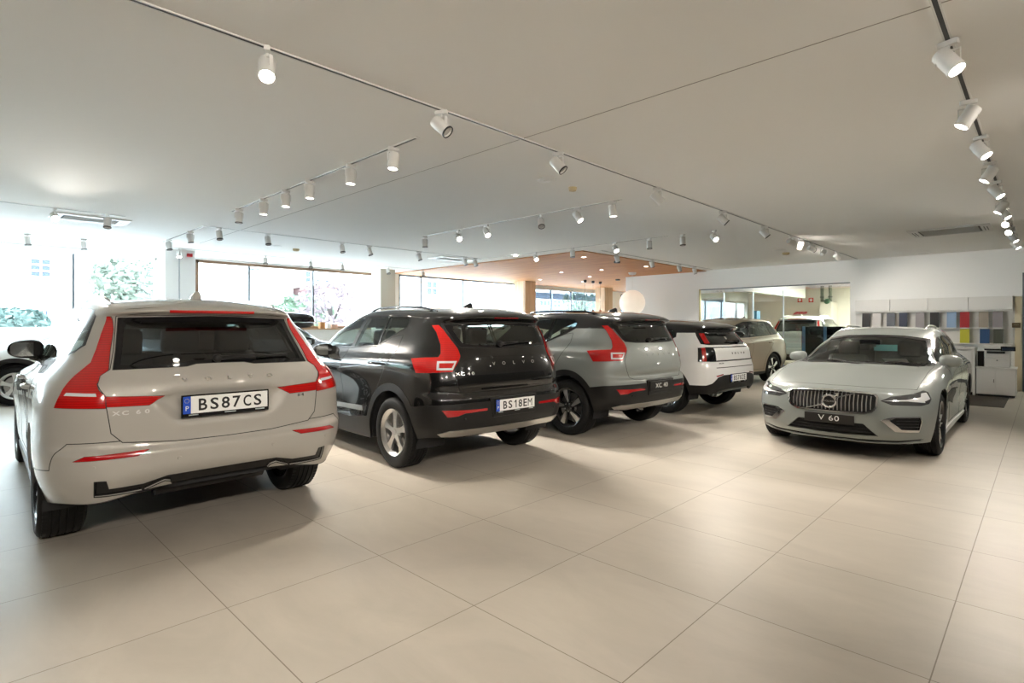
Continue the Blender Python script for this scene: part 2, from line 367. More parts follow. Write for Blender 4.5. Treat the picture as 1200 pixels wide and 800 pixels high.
def mat(name, col, rough=.5, metal=0.0, coat=0.0, coat_rough=.03, emit=None, estr=0.0, spec=None, noise=None, bump=None):
    m, nt, b = nodes(name)
    b.inputs['Base Color'].default_value = (*col, 1); b.inputs['Roughness'].default_value = rough
    b.inputs['Metallic'].default_value = metal; b.inputs['Coat Weight'].default_value = coat; b.inputs['Coat Roughness'].default_value = coat_rough
    if spec is not None: b.inputs['Specular IOR Level'].default_value = spec
    if emit: b.inputs['Emission Color'].default_value = (*emit, 1); b.inputs['Emission Strength'].default_value = estr
    if noise:   # (scale, amount)
        tc = nt.nodes.new('ShaderNodeTexCoord'); n = nt.nodes.new('ShaderNodeTexNoise'); n.inputs['Scale'].default_value = noise[0]; n.inputs['Detail'].default_value = 5
        r = nt.nodes.new('ShaderNodeValToRGB'); k = noise[1]
        r.color_ramp.elements[0].position = .3; r.color_ramp.elements[1].position = .7
        r.color_ramp.elements[0].color = (*[c * (1 - k) for c in col], 1); r.color_ramp.elements[1].color = (*[min(1, c * (1 + k)) for c in col], 1)
        nt.links.new(tc.outputs['Object'], n.inputs['Vector']); nt.links.new(n.outputs['Fac'], r.inputs['Fac']); nt.links.new(r.outputs['Color'], b.inputs['Base Color'])
    if bump:
        tc = nt.nodes.new('ShaderNodeTexCoord'); n = nt.nodes.new('ShaderNodeTexNoise'); n.inputs['Scale'].default_value = bump[0]
        bp = nt.nodes.new('ShaderNodeBump'); bp.inputs['Strength'].default_value = bump[1]; bp.inputs['Distance'].default_value = .01
        nt.links.new(tc.outputs['Object'], n.inputs['Vector']); nt.links.new(n.outputs['Fac'], bp.inputs['Height']); nt.links.new(bp.outputs['Normal'], b.inputs['Normal'])
    return m

def paint(name, col, metal=.0, rough=.38):
    return mat(name, col, rough, metal, coat=1.0, coat_rough=.015, spec=.15)

def glass(name, tint, refl=.06):
    m = bpy.data.materials.new(name); m.use_nodes = True; nt = m.node_tree; nt.nodes.clear()
    out = nt.nodes.new('ShaderNodeOutputMaterial'); mix = nt.nodes.new('ShaderNodeMixShader')
    tr = nt.nodes.new('ShaderNodeBsdfTransparent'); gl = nt.nodes.new('ShaderNodeBsdfGlossy')
    tr.inputs['Color'].default_value = (*tint, 1); gl.inputs['Roughness'].default_value = .01; gl.inputs['Color'].default_value = (1, 1, 1, 1)
    lw = nt.nodes.new('ShaderNodeLayerWeight'); lw.inputs['Blend'].default_value = .5
    pw = nt.nodes.new('ShaderNodeMath'); pw.operation = 'POWER'; pw.inputs[1].default_value = 5
    ml = nt.nodes.new('ShaderNodeMath'); ml.operation = 'MULTIPLY_ADD'; ml.inputs[1].default_value = .85; ml.inputs[2].default_value = refl
    nt.links.new(lw.outputs['Facing'], pw.inputs[0]); nt.links.new(pw.outputs[0], ml.inputs[0])
    nt.links.new(ml.outputs[0], mix.inputs[0]); nt.links.new(tr.outputs[0], mix.inputs[1]); nt.links.new(gl.outputs[0], mix.inputs[2])
    nt.links.new(mix.outputs[0], out.inputs['Surface'])
    return m

M_BLACK = mat('gloss_black', (.006, .006, .007), .15, coat=.8, spec=.1)
M_PLASTIC = mat('black_plastic', (.013, .0125, .012), .42, spec=.3, bump=(900, .08))
M_JOINTCAR = mat('panel_gap', (.006, .006, .006), .7)
M_INNER = mat('interior_dark', (.012, .012, .013), .8)
M_SEAT = mat('seat_fabric', (.045, .044, .042), .7)
M_SEATLIGHT = mat('seat_light', (.45, .43, .40), .7)
M_CHROME = mat('chrome', (.80, .80, .80), .12, 1.0)
M_SATIN = mat('satin_silver', (.62, .61, .59), .32, 1.0)
M_ALLOY = mat('alloy_silver', (.70, .69, .67), .28, .9)
M_DARKALLOY = mat('alloy_black', (.015, .015, .016), .25, .3, coat=1)
M_TIRE = mat('tyre_rubber', (.009, .009, .009), .6, spec=.25)
M_DISC = mat('brake_steel', (.32, .31, .30), .4, 1.0)
M_GLASS_DARK = glass('glass_privacy', (.15, .16, .16), .07)
M_GLASS = glass('glass_clear', (.62, .70, .67), .06)
M_GLASS_WS = glass('glass_windscreen', (.55, .62, .58), .06)
M_REFLECT = mat('mirror_glass', (.75, .78, .76), .03, 1.0)
M_WHITE = mat('white_enamel', (.80, .80, .78), .4)
M_PLATE = mat('plate_white', (.82, .82, .80), .35)
M_PLATEBLUE = mat('plate_blue', (.01, .07, .50), .35)
M_INK = mat('plate_ink', (.01, .01, .01), .4)
M_HEADLAMP = mat('headlamp_lens', (.10, .105, .11), .08, .5, coat=1)
M_LED = mat('lamp_white', (.75, .77, .78), .12, .2, coat=1)

def lamp_red(name, col, bands):
    m, nt, b = nodes(name)
    b.inputs['Roughness'].default_value = .12; b.inputs['Coat Weight'].default_value = 1; b.inputs['Coat Roughness'].default_value = .02
    tc = nt.nodes.new('ShaderNodeTexCoord'); w = nt.nodes.new('ShaderNodeTexWave'); w.bands_direction = 'Z'; w.inputs['Scale'].default_value = bands; w.inputs['Distortion'].default_value = .4
    r = nt.nodes.new('ShaderNodeValToRGB'); r.color_ramp.elements[0].position = .15; r.color_ramp.elements[1].position = .5
    r.color_ramp.elements[0].color = (*[c * .72 for c in col], 1); r.color_ramp.elements[1].color = (*col, 1)
    nt.links.new(tc.outputs['Object'], w.inputs['Vector']); nt.links.new(w.outputs['Fac'], r.inputs['Fac']); nt.links.new(r.outputs['Color'], b.inputs['Base Color'])
    b.inputs['Emission Color'].default_value = (*col, 1); b.inputs['Emission Strength'].default_value = 0
    return m
M_RED = lamp_red('tail_lamp_red', (.50, .007, .006), 22)
M_REDDEEP = mat('tail_lamp_deep_red', (.20, .003, .006), .12, coat=1)
M_REDREFL = mat('reflector_red', (.38, .005, .007), .15, coat=1)
SP, SKY, EXPO = 60.0, 8.0, 1.8
# ---------------------------------------------------------------- car building
from mathutils.bvhtree import BVHTree
(T_BODY, T_GATE, T_RGLASS, T_BAR, T_TAIL, T_FDOOR, T_RDOOR, T_RBUMP, T_CLAD, T_INSERT, T_FGLASS, T_SGLASS, T_QGLASS, T_TRIM, T_HOOD,
 T_GRILLE, T_HEAD, T_FOG, T_INTAKE, T_WS, T_REFL, T_SKID, T_ROOF, T_FBUMP, T_STRIP, T_HOLE, T_TAILC, T_PANEL, T_GRILLEFRAME, T_FRIT, T_FOGTRIM, T_LED, T_CAP, T_COWL, T_MOON) = range(35)

def sub_bm(bm, pred, offset=0.0, inset=0.0):
    """a copy of the faces pred(face) picks, pushed along the shell normal, its rim drawn back by inset"""
    lay = bm.faces.layers.int['tag']
    nb = bmesh.new(); vm = {}
    for f in bm.faces:
        if not pred(f, f[lay]): continue
        vs = []
        for v in f.verts:
            if v not in vm:
                vm[v] = nb.verts.new(v.co + v.normal * offset)
            vs.append(vm[v])
        try: nb.faces.new(vs)
        except ValueError: pass
    if inset and nb.faces:
        nb.normal_update()
        r = bmesh.ops.inset_region(nb, faces=nb.faces[:], thickness=inset, use_boundary=True, use_even_offset=False)
        bmesh.ops.delete(nb, geom=r['faces'], context='FACES')
    return nb

def shell(name, bm, pred, mt, parent, offset=0.0, inset=0.0, thick=0.0, split=False):
    nb = sub_bm(bm, pred, offset, inset)
    if not nb.faces: nb.free(); return None
    if split:
        seen = set(); groups = []
        for f in nb.faces:
            if f in seen: continue
            st, grp = [f], []; seen.add(f)
            while st:
                g = st.pop(); grp.append(g)
                for e in g.edges:
                    for h in e.link_faces:
                        if h not in seen: seen.add(h); st.append(h)
            groups.append(grp)
        for grp in groups:
            if len(grp) < 6: continue
            b2 = bmesh.new(); vm = {}
            for f in grp:
                try: b2.faces.new([vm.setdefault(v, None) or vm.__setitem__(v, b2.verts.new(v.co)) or vm[v] for v in f.verts])
                except ValueError: pass
            o = link_bm(name, b2, mt, parent, smooth=True)
            if thick:
                q = o.modifiers.new('thickness', 'SOLIDIFY'); q.thickness = thick; q.offset = -1; q.use_rim = True
                e = o.modifiers.new('edges', 'EDGE_SPLIT'); e.split_angle = math.radians(50)
        nb.free(); return o
    o = link_bm(name, nb, mt, parent, smooth=True)
    if thick:
        s = o.modifiers.new('thickness', 'SOLIDIFY'); s.thickness = thick; s.offset = -1; s.use_rim = True
        e = o.modifiers.new('edges', 'EDGE_SPLIT'); e.split_angle = math.radians(50)
    return o

def seam(name, bm, preds, mt, parent, r=.0024, h=.0010):
    """the narrow dark joint that runs round a panel"""
    nb = bmesh.new()
    for pred in preds:
        src = sub_bm(bm, pred); src.normal_update()
        ring = {}
        be = [e for e in src.edges if len(e.link_faces) == 1]
        for e in be:
            for v in e.verts: ring.setdefault(v, []).append(e)
        P = {}
        for v, es in ring.items():
            t = Vector((0, 0, 0))
            for k, e in enumerate(es[:2]):
                d = (e.other_vert(v).co - v.co).normalized(); t += d if k == 0 else -d
            if t.length < 1e-5: t = (es[0].other_vert(v).co - v.co)
            t.normalize(); n = v.normal; w = t.cross(n)
            if w.length < 1e-4: continue
            w = w.normalized() * r
            P[v] = (v.co, w, n)
        for e in be:
            a, b = e.verts
            if a not in P or b not in P or (a.co - b.co).length > .2: continue
            ca, wa, na = P[a]; cb, wb_, nb_ = P[b]
            if wa.dot(wb_) < 0: wb_ = -wb_
            q = [nb.verts.new(c) for c in (ca - wa - na * .003, ca - wa + na * h, ca + wa + na * h, ca + wa - na * .003, cb - wb_ - nb_ * .003, cb - wb_ + nb_ * h, cb + wb_ + nb_ * h, cb + wb_ - nb_ * .003)]
            for i in range(3): nb.faces.new((q[i], q[i + 1], q[i + 5], q[i + 4]))
        src.free()
    if not nb.faces: nb.free(); return None
    return link_bm(name, nb, mt, parent)

def one_side(sign): return lambda f, t, T: t == T and f.calc_center_median().y * sign > 0

def arch_poly(cx, cz, r, bottom=.05):
    return [(cx + r * math.cos(a), cz + r * math.sin(a)) for a in [PI * i / 28 for i in range(29)]] + [(cx - r, bottom), (cx + r, bottom)]

def wheel_bm_tire(R, rr, w):
    bm = bmesh.new(); h = w / 2
    prof = [(rr - .012, -h + .03), (rr + .004, -h + .012), (rr + .03, -h + .002), (R - .045, -h - .002), (R - .018, -h + .010), (R - .004, -h + .030)]
    nG = 4; y0, y1 = -h + .030, h - .030
    for g in range(nG):
        c = y0 + (y1 - y0) * (g + 1) / (nG + 1)
        prof += [(R, c - .006), (R - .009, c - .005), (R - .009, c + .005), (R, c + .006)]
    prof += [(R - .004, h - .030), (R - .018, h - .010), (R - .045, h + .002), (rr + .03, h - .002), (rr + .004, h - .012), (rr - .012, h - .03)]
    lathe(bm, prof, 64, 'Y')
    # shoulder sipes
    for i in range(64):
        a = 2 * PI * (i + .5) / 64
        for s in (-1, 1):
            M = Matrix.Rotation(-a, 4, 'Y')
            bx(bm, (R - .0075, s * (h - .036), 0), (.012, .026, .020), M)
    return bm

def make_wheel(name, parent, loc, side, R, rr, w, style):
    wh = empty(name, loc, 0 if side > 0 else PI, parent)
    t = link_bm('tyre', wheel_bm_tire(R, rr, w), M_TIRE, wh, angle=35)
    h = w / 2; mt, ml = style['mats']
    bm = bmesh.new()
    lathe(bm, [(rr - .012, -h + .015), (rr - .03, -h + .03), (rr - .035, h - .04), (rr - .012, h - .012), (rr + .002, h - .006), (rr + .004, h - .014)], 56, 'Y')
    if style.get('back'): pass
    br = link_bm('rim_barrel', bm, mt if style.get('dark') else ml, wh, angle=35)
    # spokes
    n = style['n']; yo = h - style.get('deep', .02)
    bm = bmesh.new()
    for k in range(n):
        a0 = 2 * PI * k / n + style.get('phase', .3)
        for poly, d0, d1, mi in style['spokes'](rr, yo):
            # polygon in (radius, tangential) ; extruded along y
            M = Matrix.Rotation(-a0, 4, 'Y') @ Matrix(((1, 0, 0, 0), (0, 0, 1, 0), (0, 1, 0, 0), (0, 0, 0, 1)))
            prism(bm, poly, d0, d1, M, mi)
    lathe(bm, [(.0, yo + .004), (.030, yo + .004), (.034, yo - .002), (.062, yo - .010), (.072, yo - .03), (.07, yo - .06)], 32, 'Y', mi=style.get('hubmi', 0))
    for k in range(5):
        a = 2 * PI * k / 5 + style.get('phase', .3) + .63
        lathe(bm, [(.0, yo - .004), (.009, yo - .004), (.010, yo - .014)], 10, 'Y', Matrix.Translation((.052 * math.cos(a), 0, .052 * math.sin(a))), mi=1 - style.get('hubmi', 0))
    fix(bm)
    sp = link_bm('spokes', bm, [ml, mt], wh, angle=30, bevel=.002)
    bm = bmesh.new(); lathe(bm, [(.06, .0), (rr * .72, .0), (rr * .72, .022), (.07, .022), (.07, .05), (0, .05)], 40, 'Y'); fix(bm)
    link_bm('brake_disc', bm, M_DISC, wh, angle=30)
    bm = bmesh.new()
    prism(bm, [(rr * .80 * math.cos(a), rr * .80 * math.sin(a)) for a in [2.4 + .13 * i for i in range(10)]] + [(rr * .45 * math.cos(a), rr * .45 * math.sin(a)) for a in [3.57 - .13 * i for i in range(10)]], -.02, .05,
          Matrix(((1, 0, 0, 0), (0, 0, 1, 0), (0, 1, 0, 0), (0, 0, 0, 1)))); fix(bm)
    link_bm('brake_calliper', bm, M_PLASTIC, wh)
    return wh

def spokes_five_broad(rr, yo):          # broad tapering spokes with a waist
    return [([(.045, -.030), (.10, -.026), (.15, -.030), (rr - .02, -.052), (rr - .02, .052), (.15, .030), (.10, .026), (.045, .030)], yo - .035, yo - .004, 0)]
def spokes_blades(rr, yo):              # black spoke with a machined triangular blade on it
    return [([(.04, -.022), (rr - .02, -.085), (rr - .02, .055), (.04, .022)], yo - .045, yo - .012, 1),
            ([(.068, -.004), (rr * .60, -.040), (rr - .018, -.060), (rr - .018, .012), (.075, .016)], yo - .02, yo - .003, 0)]
def spokes_double(rr, yo):              # slim twin spokes, machined edge
    return [([(.04, -.020), (rr - .02, -.050), (rr - .02, -.022), (.045, .002)], yo - .04, yo - .008, 1), ([(.04, .020), (rr - .02, .050), (rr - .02, .022), (.045, -.002)], yo - .04, yo - .008, 1),
            ([(.07, -.022), (rr - .018, -.056), (rr - .018, -.044), (.08, -.012)], yo - .02, yo - .003, 0), ([(.07, .022), (rr - .018, .056), (rr - .018, .044), (.08, .012)], yo - .02, yo - .003, 0)]
def spokes_wide(rr, yo):
    return [([(.04, -.022), (rr - .02, -.075), (rr - .02, -.030), (rr * .7, -.012), (rr * .7, .012), (rr - .02, .030), (rr - .02, .075), (.04, .022)], yo - .035, yo - .004, 0)]

STY = dict(
    five=dict(n=5, spokes=spokes_five_broad, mats=(M_ALLOY, M_ALLOY), phase=.31, deep=.03),
    blades=dict(n=5, spokes=spokes_blades, mats=(M_DARKALLOY, M_ALLOY), dark=True, phase=.2, hubmi=1),
    double=dict(n=5, spokes=spokes_double, mats=(M_DARKALLOY, M_ALLOY), dark=True, phase=.5, hubmi=1),
    wide=dict(n=5, spokes=spokes_wide, mats=(M_DARKALLOY, M_ALLOY), dark=True, phase=.5, hubmi=1))

def seat_bm(w=.50, back=.60):
    bm = bmesh.new()
    def pad(c, s, rot=0, n=4):
        M = Matrix.Translation(c) @ Matrix.Rotation(rot, 4, 'Y')
        b2 = bmesh.new(); bx(b2, (0, 0, 0), s); bmesh.ops.bevel(b2, geom=b2.edges[:], offset=min(s) * .32, segments=3, profile=.5, affect='EDGES')
        me = bpy.data.meshes.new('tmp'); b2.to_mesh(me); b2.free(); me.transform(M); bm.from_mesh(me); bpy.data.meshes.remove(me)
    return bm, pad

def make_seat(name, parent, x, y, z, mt, w=.50):
    e = empty(name, (x, y, z), 0, parent)
    bm, pad = seat_bm(); pad((.22, 0, .06), (.50, w, .16), -.12); link_bm('seat_cushion', bm, mt, e, smooth=True)
    bm, pad = seat_bm(); pad((-.14, 0, .38), (.15, w, .62), -.25); link_bm('seat_back', bm, mt, e, smooth=True)
    bm, pad = seat_bm(); pad((-.255, 0, .78), (.11, .27, .20), -.15)
    for s in (-.06, .06): tube(bm, [(-.225, s, .60), (-.245, s, .74)], .007)
    link_bm('headrest', bm, mt, e, smooth=True)
    return e

def car_ray(bvh, view, a, b):
    if view == 'rear': o, d = Vector((-3, a, b)), Vector((1, 0, 0))
    elif view == 'front': o, d = Vector((6, a, b)), Vector((-1, 0, 0))
    elif view == 'side': o, d = Vector((a, 3, b)), Vector((0, -1, 0))
    elif view == 'top': o, d = Vector((a, b, 4)), Vector((0, 0, -1))
    h = bvh.ray_cast(o, d)
    return h[0], h[1]

def on_skin(bvh, view, a, b, lift=.002):
    """matrix with X = reading direction, Y = up on the skin, Z = out of it"""
    p, n = car_ray(bvh, view, a, b)
    right = {'rear': Vector((0, -1, 0)), 'front': Vector((0, 1, 0)), 'side': Vector((-1, 0, 0)), 'top': Vector((1, 0, 0))}[view]
    up = n.cross(right); r = up.cross(n)
    M = Matrix((r.normalized(), up.normalized(), n.normalized())).transposed().to_4x4(); M.translation = p + n * lift
    return M

def letters_on(bvh, root, s, ys, z, size, mt, name='badge_lettering', lift=.001, view='rear', sx=1.3, ex=.003):
    e = empty(name, (0, 0, 0), 0, root)
    for ch, y in zip(s, ys):
        if ch != ' ': text('letter', ch, size, mt, e, on_skin(bvh, view, y, z, lift), extrude=ex, sx=sx, bold=.0009)
    return e

def number_plate(root, M, body, real=True, w=.52, h=.11):
    """white registration plate in its black holder, or a black show plate with white lettering"""
    e = empty('licence_plate' if real else 'show_plate', (0, 0, 0), 0, root)
    bm = bmesh.new(); bx(bm, (0, -.008 if real else 0, .004), (w + .02, h + (.035 if real else .0), .010), M); link_bm('plate_holder', bm, M_BLACK if real else mat('plate_black', (.012, .011, .010), .35), e, bevel=.003)
    if real:
        bm = bmesh.new(); bx(bm, (.022, 0, .0105), (w - .044, h, .003), M); link_bm('plate_face', bm, M_PLATE, e)
        bm = bmesh.new(); bx(bm, (-w / 2 + .022, 0, .0105), (.044, h, .003), M); link_bm('country_band', bm, M_PLATEBLUE, e)
        chars = body.replace(' ', '')
        for k, ch in enumerate(chars):
            cx = .024 + (k - 2.5) * .068
            wd = .058 if ch == 'M' else .050
            if ch == '1':
                w1 = bmesh.new(); Mk = M @ Matrix.Translation((cx, -.001, .0125))
                prism(w1, [(.004, -.038), (.016, -.038), (.016, .038), (.006, .038), (-.014, .022), (-.014, .010), (.004, .022)], -.0008, .0008, Mk); fix(w1); link_bm('plate_character', w1, M_INK, e); continue
            t = text('plate_character', ch, .1, M_INK, e, None, extrude=.0008, bold=0 if ch == 'M' else .0016)
            xs = [v.co.x for v in t.data.vertices]; ys = [v.co.y for v in t.data.vertices]
            sx_, sy_ = wd / (max(xs) - min(xs)), .076 / (max(ys) - min(ys))
            t.data.transform(M @ Matrix.Translation((cx, -.001, .0125)) @ Matrix.Diagonal((sx_, sy_, 1, 1)) @ Matrix.Translation((-(max(xs) + min(xs)) / 2, -(max(ys) + min(ys)) / 2, 0)))
        text('country_letter', 'P', .042, M_WHITE, e, M @ Matrix.Translation((-w / 2 + .022, -.022, .0125)), extrude=.0008)
        bm = bmesh.new()
        for k in range(12):
            a = k * PI / 6; bx(bm, (-w / 2 + .022 + .013 * math.cos(a), .028 + .013 * math.sin(a), .0125), (.003, .003, .001), M)
        link_bm('star_ring', bm, mat('star_yellow', (.8, .6, .05), .4), e)
        mp = mat('holder_print', (.45, .50, .50), .5)
        for xx, ww in ((-.20, .055), (.21, .06), (.02, .07)): bm = bmesh.new(); bx(bm, (xx, -h / 2 - .010, .0092), (ww, .007, .0012), M); link_bm('holder_print', bm, mp, e)
    else:
        text('plate_lettering', body, .082, M_WHITE, e, M @ Matrix.Translation((0, 0, .010)), extrude=.0012, sx=1.25, space=1.1, bold=0)
    return e

def mirror_on(root, x, y, z, side, mt, scale=1.0, low=M_BLACK):
    e = empty('side_mirror', (x, y * side, z), 0, root)
    bm = bmesh.new()
    bmesh.ops.create_uvsphere(bm, u_segments=24, v_segments=14, radius=1)
    for v in bm.verts:
        c = v.co
        xx, yy, zz = c.x, c.y, c.z
        g = lambda t, p: math.copysign(abs(t) ** p, t)
        xx, yy, zz = g(xx, .8), g(yy, .75), g(zz, .75)
        yy2 = yy * .125; zz2 = zz * (.082 - .012 * yy)
        xx2 = xx * .085 if xx > 0 else max(xx * .085, -.035)
        v.co = Vector((xx2 * (1 - .25 * yy) , (yy2 + .125) * side, zz2 + .01)) * scale
    bmesh.ops.recalc_face_normals(bm, faces=bm.faces)
    link_bm('mirror_housing', bm, mt, e, smooth=True)
    bm = bmesh.new()
    pts = [(g2 * .105 + .125, h2 * .062 + .01) for g2, h2 in [(math.copysign(abs(math.cos(a)) ** .6, math.cos(a)), math.copysign(abs(math.sin(a)) ** .6, math.sin(a))) for a in [2 * PI * i / 28 for i in range(28)]]]
    prism(bm, [(p[0] * side * scale, p[1] * scale) for p in pts], -.0385 * scale, -.034 * scale, Matrix(((0, 0, 1, 0), (1, 0, 0, 0), (0, 1, 0, 0), (0, 0, 0, 1)))); fix(bm)
    link_bm('mirror_glass', bm, M_REFLECT, e)
    bm = bmesh.new(); tube(bm, [(.02, -.04 * side, -.085), (.01, .03 * side, -.075), (.01, .09 * side, -.05)], .028 * scale, 10, r_end=.036 * scale)
    link_bm('mirror_foot', bm, low, e, smooth=True)
    return e

def rails(root, bvh, x0, x1, y, mt, h=.035):
    """roof rail: a low arch standing on the roof edge"""
    for s in (1, -1):
        pts = []
        n = 22
        for i in range(n + 1):
            t = i / n; x = x0 + (x1 - x0) * t
            yy = y * (1 - .05 * (2 * t - 1) ** 2)
            p, nn = car_ray(bvh, 'top', x, yy)
            lift = h * min(1, 6 * t, 6 * (1 - t))
            pts.append((x, yy * s, p.z + lift - .004))
        bm = bmesh.new(); tube(bm, pts, .013, 8); link_bm('roof_rail', bm, mt, root, smooth=True)

def fin(root, bvh, x, mt):
    p, n = car_ray(bvh, 'top', x, 0)
    bm = bmesh.new()
    rows = []
    for t in [i / 8 for i in range(9)]:
        xx = -.085 + .17 * t; hh = .062 * (1 - t) ** .7 * (1 if t > .12 else .7 + 2.4 * t); ww = .032 * math.sin(PI * min(1, .15 + .85 * t)) + .006
        rows.append([bm.verts.new((x + xx, ww * math.cos(a), p.z - .004 + (hh + .006) * math.sin(a))) for a in [PI * k / 8 for k in range(9)]])
    for a, b in zip(rows[:-1], rows[1:]):
        for k in range(8): bm.faces.new((a[k], a[k + 1], b[k + 1], b[k]))
    bm.faces.new(rows[0]); bm.faces.new(rows[-1]); fix(bm)
    link_bm('antenna_fin', bm, mt, root, smooth=True)

def wiper(root, bvh, y0, z0, y1, z1):
    e = empty('rear_wiper', (0, 0, 0), 0, root)
    a = on_skin(bvh, 'rear', y0, z0, .02).translation; b = on_skin(bvh, 'rear', (y0 + y1) / 2, (z0 + z1) / 2, .03).translation; c = on_skin(bvh, 'rear', y1, z1, .014).translation
    bm = bmesh.new(); tube(bm, [a, a + (b - a) * .35, b], .017, 8, r_end=.010); link_bm('wiper_arm', bm, M_PLASTIC, e, smooth=True)
    bm = bmesh.new(); tube(bm, [a + (c - a) * .25 + Vector((-.006, 0, .004)), b + Vector((.004, 0, 0)), c], .008, 6); link_bm('wiper_blade', bm, M_PLASTIC, e, smooth=True)
    bm = bmesh.new(); lathe(bm, [(0, .022), (.022, .018), (.028, 0), (.028, -.03)], 16, 'Z', frame_matrix(a, (0, -1, 0), (0, 0, 1))); fix(bm); link_bm('wiper_pivot', bm, M_PLASTIC, e, smooth=True)

def strip_poly(pts, w):
    """a thin band about an open line"""
    L, R = [], []
    for i, p in enumerate(pts):
        a = pts[max(0, i - 1)]; b = pts[min(len(pts) - 1, i + 1)]
        dx, dy = b[0] - a[0], b[1] - a[1]; l = math.hypot(dx, dy) or 1
        nx, ny = -dy / l * w / 2, dx / l * w / 2
        L.append((p[0] + nx, p[1] + ny)); R.append((p[0] - nx, p[1] - ny))
    return [(L[i], L[i + 1], R[i + 1], R[i]) for i in range(len(pts) - 1)]

def grow(poly, d):
    """push a convex-ish outline outwards by d"""
    n = len(poly); area = sum(poly[i][0] * poly[(i + 1) % n][1] - poly[(i + 1) % n][0] * poly[i][1] for i in range(n))
    s = 1 if area > 0 else -1; out = []
    for i in range(n):
        a, b, c = poly[i - 1], poly[i], poly[(i + 1) % n]
        e1 = Vector((b[0] - a[0], b[1] - a[1])).normalized(); e2 = Vector((c[0] - b[0], c[1] - b[1])).normalized()
        n1 = Vector((e1.y, -e1.x)) * s; n2 = Vector((e2.y, -e2.x)) * s
        m = (n1 + n2); m = m / max(.35, m.length_squared / 2) if m.length > 1e-6 else n1
        m = m.normalized() * min(m.length, 2.0)
        out.append((b[0] + m.x * d, b[1] + m.y * d))
    return out

def dent(bm, view, poly, depth, soft=.03):
    """press the skin inwards inside an outline, easing in over the width soft"""
    ax = {'rear': (1, 2, Vector((1, 0, 0)), -1), 'front': (1, 2, Vector((-1, 0, 0)), 1)}[view]
    n = len(poly)
    for v in bm.verts:
        if v.co.x * ax[3] < 0: continue
        p = (v.co[ax[0]], v.co[ax[1]])
        if not inside(p, poly): continue
        dm = 9
        for i in range(n):
            a, b = Vector(poly[i]), Vector(poly[(i + 1) % n]); q = Vector(p); t = max(0, min(1, (q - a).dot(b - a) / (b - a).length_squared)); dm = min(dm, (a + (b - a) * t - q).length)
        t = min(1, dm / soft); v.co += ax[2] * depth * t * t * (3 - 2 * t)
    bm.normal_update()

